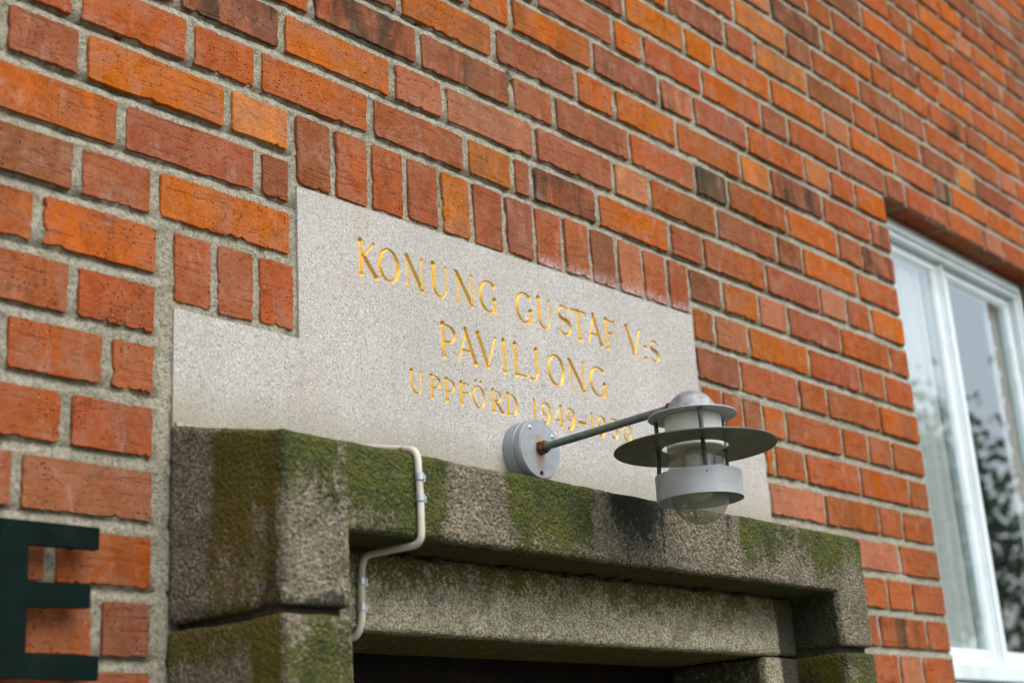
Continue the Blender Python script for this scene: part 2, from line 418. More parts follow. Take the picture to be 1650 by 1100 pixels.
# each course: spans of [x_start or joint, tint code, joint, tint code, ..., x_end]; 'g' = generated onwards
ROWS = {
 8: [['g', 'R', L0], [1.312, 'P', 1.50, 'R', 1.75, 'R', WX]],
 7: [['g', G(457,850), 'M', L0], [1.312, 'R', I(1037,1040), 'P', I(1148,1050), 'R', WX]],
 6: [['g', 'M', G(238,530), 'U', L0], [1.312, 'R', I(940,860), 'Rb', I(1168,880), 'R', WX]],
 5: [['g', 'M', G(72,130), 'M', L0], [1.312, 'R', I(980,690), 'R', I(1096,690), 'R', WX]],
 4: [['g', 'R', D(313,880), 'R', L0], [1.312, 'P', I(1035,510), 'R', WX]],
 3: [['g', 'R', D(510,620), 'R', L0], [SX, 'P', I(683,290), 'R', I(938,330), 'R', I(1055,370), 'R', WX]],
 2: [['g', 'R', D(345,280), 'R', L0], [SX, 'O', I(440,60), 'R', I(590,100), 'R', I(848,140), 'U', I(1082,190), 'R', WX]],
 1: [['g', 'R', A(180,1000), 'O', L0], [SX+.006, 'O', Fq(490,940), 'R', Fq(760,1010), 'R', Fq(887,1060), 'R', I(1005,50), 'U', WX]],
 0: [['g', 'B', A(367,760), 'M', A(740,900), 'O', LX], [RX-.003, 'M', Fq(270,690), 'R', Fq(552,780), 'R', Fq(688,840), 'R', Fq(940,910), 'O', WX]],
 -1: [['g', 'O', A(578,590), 'M', A(1230,820), 'B', LX], [RX, 'O', Fq(150,470), 'P', Fq(310,530), 'OO', Fq(598,620), 'R', Fq(843,700), 'R', Fq(963,750), 'R', WX]],
 -2: [['g', A(10,130), 'M', A(395,240), 'OO', A(1085,540), 'OP', LX], [RX, 'B', Fq(185,310), 'O', Fq(357,370), 'P', Fq(498,430), 'M', Fq(752,520), 'U', Fq(985,590), 'R', WX]],
 -3: [['g', -.125, 'R', A(907,200), 'R', A(1230,330), 'R', B(135,560), 'M', B(592,740), 'OO', B(815,830), 'M', B(908,880), 'Rb', B(1222,1010), 'O', Ee(1570,60), 'R', Fq(95,120), 'R', Fq(393,220), 'M', Fq(652,330), 'P', Fq(780,370), 'R', Fq(897,430), 'OO', WX]],
 -4: [['g', .02, 'Mb', A(1345,160), 'O', B(240,390), 'P', B(487,500), 'P', B(922,700), 'M', B(1298,860), 'P', B(1472,930), 'R', K(155,1040), 'M', Fq(447,100), 'B', Fq(572,150), 'O', Fq(830,250), 'R', WX]],
 -5: [['g', 'R', A(1487,30), 'Mb', B(365,230), 'Mb', B(810,440), 'M', B(1015,550), 'M', B(1375,710), 'R', K(58,880), 'D', K(213,950), 'R', K(493,1050), 'O', Fq(738,70), 'M', Fq(855,120), 'Mb', WX]],
 -6: [['g', 'B', B(272,30), 'O', B(725,210), 'M', B(1120,410), 'O', B(1303,500), 'O', B(1600,650), 'R', K(272,800), 'OP', K(415,870), 'Mb', K(665,1000), 'R', Fq(900,50), 'Mb', WX]],
 -7: [['g', 'R', B(595,5), 'O', B(805,80), 'O', B(1195,290), 'M', N4(885,830), 'Pb', K(42,519), 'M', K(303,660), 'O', K(575,800), 'OP', K(702,880), 'R', K(820,940), 'O', WX]],
 -8: [['g', 'R', B(925,0), 'M', B(1295,150), 'OO', B(1437,240), 'R', K(85,410), 'O', K(372,560), 'M', K(503,640), 'R', K(745,770), 'M', K(965,880), 'M', K(1068,970), 'R', K(1265,1060), 'R', on_plane(1584,384)[0], 'P', on_plane(1615.6,404.6)[0], 'R', 'g']],
 -9: [['g', 'B', N4(572,90), 'OO', N4(1108,400), 'OO', K(143,285), 'O', K(415,440), 'O', K(675,590), 'P', K(795,660), 'O', K(1010,790), 'R', K(1205,900), 'D', K(1280,940), 'O', K(1455,1040), 'O', on_plane(1646,379.5)[0], 'O', 'g']],
 -10: [['g', 'O', N4(955,60), 'B', K(195,170), 'M', K(338,250), 'OP', K(590,400), 'B', K(812,540), 'R', K(927,620), 'R', K(1135,740), 'B', K(1308,840), 'OP', K(1398,890), 'B', K(1570,1010), 'R', 'g']],
 -11: [['g', 'R', K(238,54), 'OP', K(490,210), 'M', K(612,280), 'U', K(842,430), 'B', K(1047,560), 'M', K(1155,620), 'R', K(1335,750), 'R', K(1510,850), 'P', K(1590,900), 'R', 'g']],
 -12: [['g', K(235,-60), 'P', K(413,30), 'Bb', K(660,190), 'O', K(893,330), 'R', K(985,390), 'R', K(1172,530), 'Rb', K(1345,630), 'M', K(1442,700), 'O', K(1602,790), 'R', 'g']],
 -13: [['g', 'R', K(590,30), 'U', K(710,110), 'R', K(928,230), 'B', K(1118,370), 'U', K(1210,430), 'O', K(1385,560), 'R', K(1545,650), 'R', 'g']],
 -14: [['g', 'B', K(845,50), 'O', K(1058,220), 'O', K(1247,340), 'M', K(1328,390), 'R', K(1490,520), 'U', 'g']],
 -15: [['g', 'R', K(980,50), 'M', K(1080,110), 'U', K(1265,250), 'R', K(1430,370), 'M', K(1518,430), 'R', 'g']],
 -16: [['g', 'R', K(1110,15), 'O', K(1290,160), 'P', K(1375,220), 'O', K(1530,320), 'B', 'g']],
 -17: [['g', 'O', K(1315,70), 'R', K(1485,210), 'U', K(1558,260), 'B', 'g']],
 -18: [['g', 'B', K(1405,20), 'B', K(1580,110), 'P', 'g']],
}
TINT = {'O': (.450, .120, .020), 'OO': (.470, .138, .018), 'OP': (.53, .185, .055), 'R': (.375, .102, .032),
        'U': (.41, .100, .016), 'M': (.320, .106, .052), 'B': (.245, .084, .038), 'P': (.45, .168, .085), 'D': (.20, .12, .078)}
S_W, H_W = 0.246, 0.128
X_MIN, X_MAX = -1.3, 4.2
codes = ['R', 'R', 'R', 'O', 'O', 'M', 'M', 'U', 'B', 'P', 'OO', 'Rb']
bricks = []                                   # (x0, x1, z0, z1, code, upright)
R2 = random.Random(3)
def gen_side(x, direction, limit, k):
    """continue the bond (stretcher, stretcher, header) beyond what was measured"""
    out = []; i = R2.randint(0, 2)
    while (x > limit) if direction < 0 else (x < limit):
        wd = (H_W if i % 3 == 2 else S_W)+R2.uniform(-.004, .004); i += 1
        a, b = (x-wd, x) if direction < 0 else (x, x+wd)
        out.append((a, b)); x = a if direction < 0 else b
    return out
def put(k, a, b, code):
    if b-a < .02: return
    bricks.append((a+.0065, b-.0065, -k*CP, -k*CP+BH, code, False))
for k in range(14, -27, -1):
    spans = ROWS.get(k)
    if spans is None:
        if k > 8: spans = [['g', 'R', L0], [1.312, 'R', 'g']]
        else: spans = [['g', .3+R2.uniform(-.2, .2), 'R', 'g']]
    if -7 <= k <= 8: spans = spans+[[WR, 'R', 'g']]
    for sp in spans:
        items = list(sp); lo = hi = None
        if items[0] == 'g': lo = 'g'; items = items[1:]
        if items[-1] == 'g': hi = 'g'; items = items[:-1]
        xs = [float(q) for q in items if not isinstance(q, str)]
        seq = []; lead = tail = None
        pend = None; prev = None
        for q in items:
            if isinstance(q, str): pend = q
            else:
                if prev is not None: seq.append((prev, float(q), pend or 'R'))
                elif pend is not None: lead = pend
                prev = float(q); pend = None
        tail = pend
        for a, b, c in seq:
            put(k, a, b, c)
        if lo:
            g = gen_side(xs[0], -1, X_MIN, k)
            for j, (a, b) in enumerate(g): put(k, a, b, lead if (j == 0 and lead) else R2.choice(codes))
        if hi:
            lim = X_MAX
            g = gen_side(xs[-1], 1, lim, k)
            for j, (a, b) in enumerate(g): put(k, a, b, tail if (j == 0 and tail) else R2.choice(codes))
# upright bricks over the inscribed stone and over its two shoulders
SXS = [on_plane(u, v)[0] for u, v in ((534.5, 250), (593, 268), (650, 283), (706, 300), (757, 318), (809.5, 333), (857, 347), (903, 362), (946.5, 378), (990, 392), (1031, 408), (1071, 425))]
edges = [.2105-.002]+SXS+[RX-.001]
for i, c in enumerate(['B', 'R', 'R', 'M', 'OO', 'R', 'M', 'R', 'R', 'M', 'P', 'R', 'R']):
    zb = .1075+.012*i/12
    bricks.append((edges[i]+.0055, edges[i+1]-.0055, zb+R2.uniform(-.002, .002), .2115+R2.uniform(-.002, .001), c+('w' if i >= 7 else ''), True))
for i, c in enumerate(['R', 'M', 'R']):
    a = .0135+i*.0655
    bricks.append((a+.0055, a+.0655-.0045, -.1045+R2.uniform(-.002, .002), -.0135, c, True))
for i, c in enumerate(['R', 'R', 'M']):
    a = 1.1375+i*.0655
    bricks.append((a+.0045, a+.0655-.005, -.1045+R2.uniform(-.002, .002), -.0135, c, True))

def brick_geo(x0, x1, z0, z1, code, up, rr, fine):
    """outline with worn corners and nibbled arrises: face, chamfer, sides"""
    cx, cz = (x0+x1)/2, (z0+z1)/2; hw, hh = (x1-x0)/2, (z1-z0)/2
    nl, ns = ((20, 6) if not up else (6, 11)) if fine else ((3, 1) if not up else (1, 3))
    if hw < .045 and not up: nl = max(2, nl//2)
    pts = []
    def side(ax, az, bx, bz, n):
        for i in range(1, n+1):
            t = i/(n+1)+rr.uniform(-.25, .25)/(n+1)
            pts.append([ax+(bx-ax)*t, az+(bz-az)*t, 1])
    def corner(sx, sz, order):
        r1, r2 = (rr.uniform(.0015, .006) if rr.random() > .14 else rr.uniform(.006, .016)), (rr.uniform(.0015, .005) if rr.random() > .14 else rr.uniform(.005, .014))
        p1 = [sx*hw, sz*(hh-r1), 0]; p2 = [sx*(hw-r2), sz*hh, 0]
        mid = [sx*(hw-r2*.28), sz*(hh-r1*.28), 0]
        return [p1, mid, p2] if order else [p2, mid, p1]
    c0 = corner(-1, -1, True); c1 = corner(1, -1, False); c2 = corner(1, 1, True); c3 = corner(-1, 1, False)
    pts += c0; side(c0[-1][0], c0[-1][1], c1[0][0], c1[0][1], nl)
    pts += c1; side(c1[-1][0], c1[-1][1], c2[0][0], c2[0][1], ns)
    pts += c2; side(c2[-1][0], c2[-1][1], c3[0][0], c3[0][1], nl)
    pts += c3; side(c3[-1][0], c3[-1][1], c0[0][0], c0[0][1], ns)
    n = len(pts); y0 = rr.uniform(-.0046, -.0024); tx, tz = rr.uniform(-.005, .005), rr.uniform(-.010, .010)
    ring0, ring1, ring2 = [], [], []
    wob, wf, wp = rr.uniform(0, 1.6), rr.uniform(18, 50), rr.uniform(0, 6)
    for x, z, sd in pts:
        j = rr.uniform(-.0005, .0004)+wob*math.sin(x*wf+wp)*.0006 if sd else 0
        if sd and z < 0: j -= abs(rr.gauss(0, .0006))
        if sd and rr.random() < (.10 if z < 0 else .05): j -= rr.uniform(.0010, .0040)
        L = math.hypot(x/hw, z/hh)
        inz = (-.0010+j)*(z/hh if abs(z/hh) > .85 else 0)
        inx = (-.0010+j)*(x/hw if abs(x/hw) > .85 else 0)
        yy = y0+tx*x+tz*z
        ring0.append((x+inx, yy, z+inz)); ring1.append((x+(inx+.0008*(x > 0)-.0008*(x < 0))*.8, yy+.0024, z+inz*.75)); ring2.append((x*.995, .11, z*.99))
    v = ring0+ring1+ring2
    f = [tuple(range(n))]
    for i in range(n):
        j = (i+1) % n
        f.append((i, i+n, j+n, j)); f.append((i+n, i+2*n, j+2*n, j+n))
    tint = tuple(q*1.20 for q in TINT[code.rstrip('bw')])
    kf = rr.uniform(.92, 1.08); tint = (tint[0]*kf*rr.uniform(.96, 1.04), tint[1]*kf*rr.uniform(.94, 1.08), tint[2]*kf*rr.uniform(.85, 1.2))
    burn = 1.0 if 'D' in code else (.85 if 'b' in code else (.25 if rr.random() < .12 else 0))
    bloom = [(1.0 if ('w' in code and p[2] < 0) else 0.0) for p in ring0]+[(0.8 if 'w' in code and p[2] < 0 else 0.0) for p in ring1+ring2]
    if 'w' in code: bloom = [1.0]*len(bloom)
    return (cx, cz), v, f, tint, burn, bloom

def brick_mesh(name, items):
    V, Fc, T, Bu, Bl = [], [], [], [], []
    for (v, f, tint, burn, bloom) in items:
        n = len(V); V += v; Fc += [tuple(i+n for i in q) for q in f]
        T += [(*tint, 1)]*len(v); Bu += [burn]*len(v); Bl += bloom
    me = bpy.data.meshes.new(name); me.from_pydata(V, [], Fc)
    a = me.attributes.new('tint', 'FLOAT_COLOR', 'POINT'); a.data.foreach_set('color', np.array(T, np.float32).ravel())
    a = me.attributes.new('burn', 'FLOAT', 'POINT'); a.data.foreach_set('value', np.array(Bu, np.float32))
    a = me.attributes.new('bloom', 'FLOAT', 'POINT'); a.data.foreach_set('value', np.array(Bl, np.float32))
    me.materials.append(BRICK)
    return me

def seen_area(b):
    q = proj([(b[0], 0, b[2]), (b[1], 0, b[2]), (b[1], 0, b[3]), (b[0], 0, b[3])])
    q[:, 0] = np.clip(q[:, 0], 0, 1650); q[:, 1] = np.clip(q[:, 1], 0, 1100)
    x, y = q[:, 0], q[:, 1]
    return .5*abs(np.dot(x, np.roll(y, -1))-np.dot(y, np.roll(x, -1)))
bricks.sort(key=seen_area, reverse=True)
wall = empty('brick_wall', (0, 0, -2.6), 'red and orange brick wall with wide grey mortar joints', 'wall')
rr = random.Random(11); rest = []
for i, b in enumerate(bricks):
    (cx, cz), v, f, tint, burn, bloom = brick_geo(*b, rr, i < 230)
    if i < 299:
        o = bpy.data.objects.new('brick', brick_mesh('brick', [(v, f, tint, burn, bloom)])); C.objects.link(o)
        o.location = (cx, 0, cz+2.6); o.parent = wall
    else:
        rest.append(([(p[0]+cx, p[1], p[2]+cz+2.6) for p in v], f, tint, burn, bloom))
o = bpy.data.objects.new('further_bricks', brick_mesh('further_bricks', rest)); C.objects.link(o); o.parent = wall; o['kind'] = 'stuff'

# mortar: one sheet, struck back under each brick and nearly flush above the next, thin smears over the arrises
def build_mortar():
    xs = np.concatenate([np.arange(-1.3, -.3, .02), np.arange(-.3, 1.7, .0035), np.arange(1.7, 2.6, .006), np.arange(2.6, 4.2, .012)])
    zs = []
    for k in range(14, -27, -1):
        zb = -k*CP; zs += [zb+.002, zb+.02, zb+.040, zb+BH-.003, zb+BH-.0005, zb+BH+.003, zb+BH+.0065, zb+BH+.010, zb+BH+.013, zb+.0742]
    zs = np.array(sorted(zs)); nx, nz = len(xs), len(zs)
    X, Z = np.meshgrid(xs, zs); P = np.stack([X.ravel(), np.zeros(X.size), Z.ravel()], 1)
    ph = np.mod(P[:, 2]+1e-6, CP)                       # 0 at brick bottoms
    t = np.clip((ph-BH)/(CP-BH), 0, 1)                  # 0 on top of lower brick, 1 below the upper one
    n1 = fnoise(P, 45, 4, 1); n2 = fnoise(P, 260, 2, 5); n3 = vnoise(P, 9, 9)
    bed = -.0010+.0075*t**1.8*(.35+1.1*n3)
    head = .0004
    y = np.where((ph > BH-.002), bed, head)
    upr = ((P[:, 0] > .205) & (P[:, 0] < 1.134) & (P[:, 2] > .098) & (P[:, 2] < .211)) | \
          ((P[:, 0] > .003) & (P[:, 0] < 1.34) & (P[:, 2] > -.115) & (P[:, 2] < -.0125))
    y = np.where(upr, .0004, y)
    strip = (P[:, 0] > .0005) & (P[:, 0] < .0185) & (P[:, 2] < -.11)
    y = np.where(strip, -.0004, y)
    y = y+(n1-.5)*.0070*np.where(strip, .5, 1)+(n2-.5)*.0030
    for u, v, rad, dep in ((820, 122, .0055, .022), (824, 238, .0045, .02), (793, 29, .004, .015), (676, 38, .0035, .012), (195, 58, .004, .012), (826, 132, .004, .02)):
        h = on_plane(u, v); dd = np.hypot(P[:, 0]-h[0], P[:, 2]-h[2]); y = y+dep*np.clip(1.6-dd/rad, 0, 1)
    P[:, 1] = y
    P[:, 1] = np.maximum(P[:, 1], -.0020)
    P[:, 0] += (vnoise(P, 300, 3)-.5)*.0012; P[:, 2] += (vnoise(P, 300, 4)-.5)*.0010
    idx = np.arange(nx*nz).reshape(nz, nx)
    q = np.stack([idx[:-1, :-1], idx[:-1, 1:], idx[1:, 1:], idx[1:, :-1]], -1).reshape(-1, 4)
    c = P[q].mean(1)
    hole = ((c[:, 0] > WX-.004) & (c[:, 0] < WR+.002) & (c[:, 2] < .6) & (c[:, 2] > -.595)) | \
           ((c[:, 0] > .06) & (c[:, 0] < 1.25) & (c[:, 2] < -.34))
    q = q[~hole]
    o = np_mesh('mortar', P, q, MORTAR, wall, smooth=True)
    # the mortar between bricks as it shows in the reveals of the window
    b = MB(); e = .0035
    b.box(WR+e, WR+.25, .012, .16, -.61, .62); b.box(WX-.25, WX-e, .012, .16, -.61, .62); b.box(WX-.25, WR+.25, .0125, .161, .6035, .80)
    b.build('reveal_mortar', MORTAR, wall)
    # solid wall behind, with the door and window openings left out
    b = MB(); y0, y1 = .115, .42
    b.box(-1.3, .10, y0, y1, -2.6, -.3); b.box(1.22, WX, y0, y1, -2.6, .60); b.box(WR, 4.2, y0, y1, -2.6, .60)
    b.box(WX, WR, y0, y1, -2.6, -.60); b.box(-1.3, 4.2, y0, y1, .6, 2.02); b.box(-1.3, 1.22, y0, y1, -.3, .6)
    b.box(-1.3, -.0, .006, y0, -2.6, -1.05); b.box(1.32, 4.2, .006, y0, -2.6, -1.05)
    b.build('wall_core', MORTAR, wall)
build_mortar()

# ------------------------------------------------------------------ inscribed stone
T_ = 'T'; t_ = 't'
def arc(cx, cz, rx, rz, a0, a1, n=26, shear=0):
    return [(cx+rx*math.cos(math.radians(a0+(a1-a0)*i/n)), cz+rz*math.sin(math.radians(a0+(a1-a0)*i/n))) for i in range(n+1)]
# glyphs: list of (points in 0..1, style); style 'T','t' constant, 's' = stressed by direction; 'S' flags serifs at (start,end)
GL = {
 'K': [([(.2, 0), (.2, 1)], 'T', 1, 1), ([(.24, .46), (.84, 1)], 't', 0, 1), ([(.34, .56), (.93, 0)], 'T', 0, 1)],
 'O': [(arc(.5, .5, .44, .485, 0, 360, 40), 's', 0, 0)],
 'N': [([(.12, 0), (.12, 1)], 't', 1, 0), ([(.10, .97), (.90, .02)], 'T', 0, 0), ([(.90, 0), (.90, 1)], 't', 0, 1), ([(-.02, 1), (.16, .97)], 't', 0, 0)],
 'U': [([(.16, 1), (.16, .34)], 'T', 1, 0), (arc(.5, .34, .34, .325, 180, 300, 16), 's', 0, 0), (arc(.5, .34, .34, .325, 300, 360, 8)+[(.84, 1)], 't', 0, 0), ([(.84, .9), (.84, 1)], 't', 0, 1)],
 'G': [(arc(.56, .5, .50, .485, 48, 318, 34), 's', 0, 0), ([(.90, .06), (.90, .44)], 'T', 0, 1), ([(.89, .80), (.93, .93)], 't', 0, 0)],
 'S': [(arc(.48, .745, .44, .235, 35, 250, 18)+arc(.5, .27, .48, .25, 70, -145, 20), 'x', 0, 0), ([(.82, .80), (.86, .95)], 't', 0, 0), ([(.12, .05), (.12, .22)], 't', 0, 0)],
 'T': [([(.04, .965), (.96, .965)], 't', 0, 0), ([(.5, 0), (.5, .97)], 'T', 1, 0), ([(.03, .97), (.01, .86)], 't', 0, 0), ([(.97, .97), (1.0, .86)], 't', 0, 0)],
 'A': [([(.12, 0), (.50, .98)], 't', 1, 0), ([(.46, 1.02), (.88, 0)], 'T', 0, 1), ([(.24, .34), (.72, .34)], 't', 0, 0)],
 'F': [([(.2, 0), (.2, 1)], 'T', 1, 1), ([(.2, .965), (.92, .965)], 't', 0, 0), ([(.2, .53), (.78, .53)], 't', 0, 0), ([(.93, .97), (.97, .84)], 't', 0, 0), ([(.79, .60), (.79, .45)], 't', 0, 0)],
 'V': [([(.12, 1), (.52, .02)], 'T', 1, 0), ([(.50, .0), (.88, 1)], 't', 0, 1)],
 ':': [([(.5, .42), (.5, .44)], 'd', 0, 0), ([(.5, .02), (.5, .04)], 'd', 0, 0)],
 's': [(arc(.5, .57, .38, .17, 35, 250, 18)+arc(.5, .21, .42, .19, 70, -145, 20), 'x', 0, 0)],
 'P': [([(.22, 0), (.22, 1)], 'T', 1, 1), ([(.22, .965), (.5, .965)]+arc(.52, .71, .42, .255, 85, -85, 18)+[(.3, .455)], 's', 0, 0)],
 'I': [([(.5, 0), (.5, 1)], 'T', 1, 1)],
 'L': [([(.2, 0), (.2, 1)], 'T', 1, 1), ([(.2, .03), (.90, .03)], 't', 0, 0), ([(.90, .02), (.97, .16)], 't', 0, 0)],
 'J': [([(.66, 1), (.66, .20)], 'T', 1, 0), (arc(.30, .2, .36, .21, 0, -120, 12), 't', 0, 0)],
 'R': [([(.2, 0), (.2, 1)], 'T', 1, 1), ([(.2, .965), (.45, .965)]+arc(.46, .73, .36, .235, 85, -85, 18)+[(.26, .495)], 's', 0, 0), ([(.42, .5), (.95, 0)], 'T', 0, 1)],
 'D': [([(.16, 0), (.16, 1)], 'T', 1, 1), ([(.16, .965), (.4, .965)]+arc(.42, .5, .48, .465, 82, -82, 26)+[(.16, .035)], 's', 0, 0)],
 '1': [([(.5, 0), (.5, 1)], 'T', 1, 0), ([(.5, 1), (.05, .86)], 't', 0, 0)],
 '9': [(arc(.5, .68, .40, .30, 0, 360, 30), 's', 0, 0), ([(.90, .68), (.86, .42), (.70, .15), (.45, .0), (.18, -.02)], 'T', 0, 0)],
 '4': [([(.70, 0), (.70, 1)], 'T', 1, 0), ([(.66, 1), (.04, .30)], 't', 0, 0), ([(.04, .30), (1.0, .30)], 't', 0, 0)],
 '5': [([(.86, .97), (.26, .97)], 't', 0, 0), ([(.26, .97), (.22, .56)], 't', 0, 0), ([(.22, .56)]+arc(.42, .31, .42, .30, 80, -130, 20), 's', 0, 0)],
 '0': [(arc(.5, .5, .42, .485, 0, 360, 36), 's', 0, 0)],
 '-': [([(.0, .42), (1.0, .42)], 'T', 0, 0)],
}
GL['Ö'] = GL['O']+[([(.30, 1.20), (.30, 1.21)], 'd', 0, 0), ([(.72, 1.20), (.72, 1.21)], 'd', 0, 0)]

LINES = [
 (.0040, .0495, .0078, .0040, [('K', 0.3169, 0.3551), ('O', 0.358, 0.3978), ('N', 0.4102, 0.4468), ('U', 0.461, 0.498), ('N', 0.5127, 0.5511), ('G', 0.5635, 0.6009), ('G', 0.6456, 0.6836), ('U', 0.6951, 0.7317), ('S', 0.7483, 0.7777), ('T', 0.7798, 0.819), ('A', 0.8174, 0.8614), ('F', 0.8659, 0.8952), ('V', 0.9216, 0.9697), (':', 0.9727, 0.9793), ('s', 0.9907, 1.0168)]),
 (-.0848, .0495, .0078, .0040, [('P', 0.4737, 0.5068), ('A', 0.5064, 0.5538), ('V', 0.5493, 0.5986), ('I', 0.6047, 0.6189), ('L', 0.6303, 0.6671), ('J', 0.6691, 0.6954), ('O', 0.7119, 0.7529), ('N', 0.7643, 0.804), ('G', 0.8163, 0.8584)]),
 (-.1510, .0330, .0056, .0030, [('U', 0.41, 0.4367), ('P', 0.4483, 0.4711), ('P', 0.4787, 0.5003), ('F', 0.5098, 0.5296), ('Ö', 0.5367, 0.5637), ('R', 0.5759, 0.6027), ('D', 0.6097, 0.6366), ('1', 0.6702, 0.6775), ('9', 0.6908, 0.7122), ('4', 0.7197, 0.744), ('9', 0.7491, 0.7718), ('-', 0.7801, 0.798), ('1', 0.8102, 0.8171), ('9', 0.8289, 0.8495), ('5', 0.8605, 0.8826), ('0', 0.8938, 0.9175)]),
]
def glyph_segments(ch, xa, xb, zb, cap, TW, tw):
    segs = []
    wd = xb-xa
    def pt(p): return (xa+p[0]*wd, zb+p[1]*cap)
    for pts, st, s0, s1 in GL[ch]:
        Q = [pt(p) for p in pts]; n = len(Q)
        for i in range(n-1):
            (ax, az), (bx, bz) = Q[i], Q[i+1]
            L = math.hypot(bx-ax, bz-az)+1e-9; vert = abs(bz-az)/L
            def wof(j):
                a = Q[max(j-1, 0)]; b = Q[min(j+1, n-1)]; l = math.hypot(b[0]-a[0], b[1]-a[1])+1e-9; vv = abs(b[1]-a[1])/l
                if st == 's': return tw*.85+(TW*.98-tw*.85)*vv**1.5
                if st == 'x':
                    f = j/(n-1); return tw*.9+(TW*1.05-tw*.9)*math.exp(-((f-.5)/.2)**2)
                if st == 'T': return TW
                if st == 't': return tw
                return TW*1.0
            segs.append((ax, az, bx, bz, wof(i), wof(i+1)))
        for flag, j, j2 in ((s0, 0, 1), (s1, -1, -2)):
            if flag:
                (px, pz), (qx, qz) = Q[j], Q[j2]
                hw = {'T': TW, 't': tw}.get(st, TW)*.5+tw*.5
                ss = .0012 if qz > pz else -.0012
                segs.append((px-hw, pz+ss*.5, px+hw, pz+ss*.5, tw*.42, tw*.42))
                l = math.hypot(qx-px, qz-pz); e = min(.006, l*.4)
                segs.append((px, pz+ss*.4, px+(qx-px)/l*e, pz+(qz-pz)/l*e, {'T': TW, 't': tw}.get(st, TW)*1.25, {'T': TW, 't': tw}.get(st, TW)*.9))
    return segs
def glyph_sdf(segs, X, Z, zb, cap, clip=True):
    d = np.full(X.shape, -1.0)
    for ax, az, bx, bz, w0, w1 in segs:
        dx, dz = bx-ax, bz-az; L2 = dx*dx+dz*dz+1e-12
        t = np.clip(((X-ax)*dx+(Z-az)*dz)/L2, 0, 1)
        dist = np.hypot(X-ax-t*dx, Z-az-t*dz)
        d = np.maximum(d, (w0+(w1-w0)*t)/2-dist)
    return d
PY = -.0042                       # face of the stone
def build_plaque():
    root = empty('inscribed_stone', (.67, PY, -.26), 'pale grey granite plaque with gilded engraved lettering above the doorway', 'plaque')
    s = .0009; gx = np.arange(.29, 1.035, s); gz = np.arange(-.172, .066, s)
    X, Z = np.meshgrid(gx, gz); S = np.full(X.shape, -1.0)
    allg = []
    for zb, cap, TW, tw, chs in LINES:
        for ch, a, b in chs:
            segs = glyph_segments(ch, a, b, zb, cap, TW, tw)
            i0, i1 = np.searchsorted(gx, a-.008), np.searchsorted(gx, b+.008)
            j0, j1 = np.searchsorted(gz, zb-.008), np.searchsorted(gz, zb+cap*1.3)
            sub = glyph_sdf(segs, X[j0:j1, i0:i1], Z[j0:j1, i0:i1], zb, cap)
            S[j0:j1, i0:i1] = np.maximum(S[j0:j1, i0:i1], sub)
            allg.append((i0, i1, j0, j1, sub))
    slope = 1.05
    Yst = PY+np.where(S > 0, S*slope+np.minimum(S*1.5, .0012), 0)
    P = np.stack([X.ravel(), Yst.ravel(), Z.ravel()], 1); nz_, nx_ = X.shape
    idx = np.arange(nx_*nz_).reshape(nz_, nx_)
    q = np.stack([idx[:-1, :-1], idx[:-1, 1:], idx[1:, 1:], idx[1:, :-1]], -1).reshape(-1, 4)
    V = [P]; Q = [q]; n = len(P)
    # plain parts of the face around the lettered field, then the thickness of the slab
    def zt(x): return .1025+(x-.2119)/.915*.0125
    xc = [.0185, .2122, gx[0], gx[-1], 1.1285, 1.3225]; zc = [-.262, gz[0], -.1127, gz[-1], None]
    def addq(pts):
        nonlocal n
        V.append(np.array(pts, float)); Q.append(np.array([[n, n+1, n+2, n+3]])); n += 4
    for i in range(5):
        for j in range(4):
            a, b = xc[i], xc[i+1]; z0 = zc[j]; z1 = zc[j+1]
            if j >= 2 and i in (0, 4): continue
            if i == 2 and j in (1, 2): continue
            za, zb_ = (z1, z1) if z1 is not None else (zt(a), zt(b))
            addq([(a, PY, z0), (b, PY, z0), (b, PY, zb_), (a, PY, za)])
    out = [(xc[0], -.262), (xc[5], -.262), (xc[5], -.1127), (xc[4], -.1127), (xc[4], zt(xc[4])), (xc[1], zt(xc[1])), (xc[1], -.1127), (xc[0], -.1127)]
    for i in range(len(out)):
        (a, b), (c, d) = out[i], out[(i+1) % len(out)]
        addq([(a, PY, b), (a, .09, b), (c, .09, d), (c, PY, d)])
    np_mesh('stone_slab', np.concatenate(V), np.concatenate(Q), PLAQUE, root, smooth=False)
    for i0, i1, j0, j1, sub in allg:
        Xg, Zg = X[j0:j1, i0:i1], Z[j0:j1, i0:i1]
        Y = PY+np.where(sub > 0, sub*slope, np.minimum(-sub*1.5, .002))
        P = np.stack([Xg.ravel(), Y.ravel(), Zg.ravel()], 1); h, w_ = Xg.shape
        idx = np.arange(h*w_).reshape(h, w_)
        q = np.stack([idx[:-1, :-1], idx[:-1, 1:], idx[1:, 1:], idx[1:, :-1]], -1).reshape(-1, 4)
        keep = sub.ravel()[q].max(1) > 0
        q = q[keep]
        used, inv_ = np.unique(q.ravel(), return_inverse=True)
        np_mesh('letter', P[used], inv_.reshape(-1, 4), GOLD, root, smooth=False)
build_plaque()

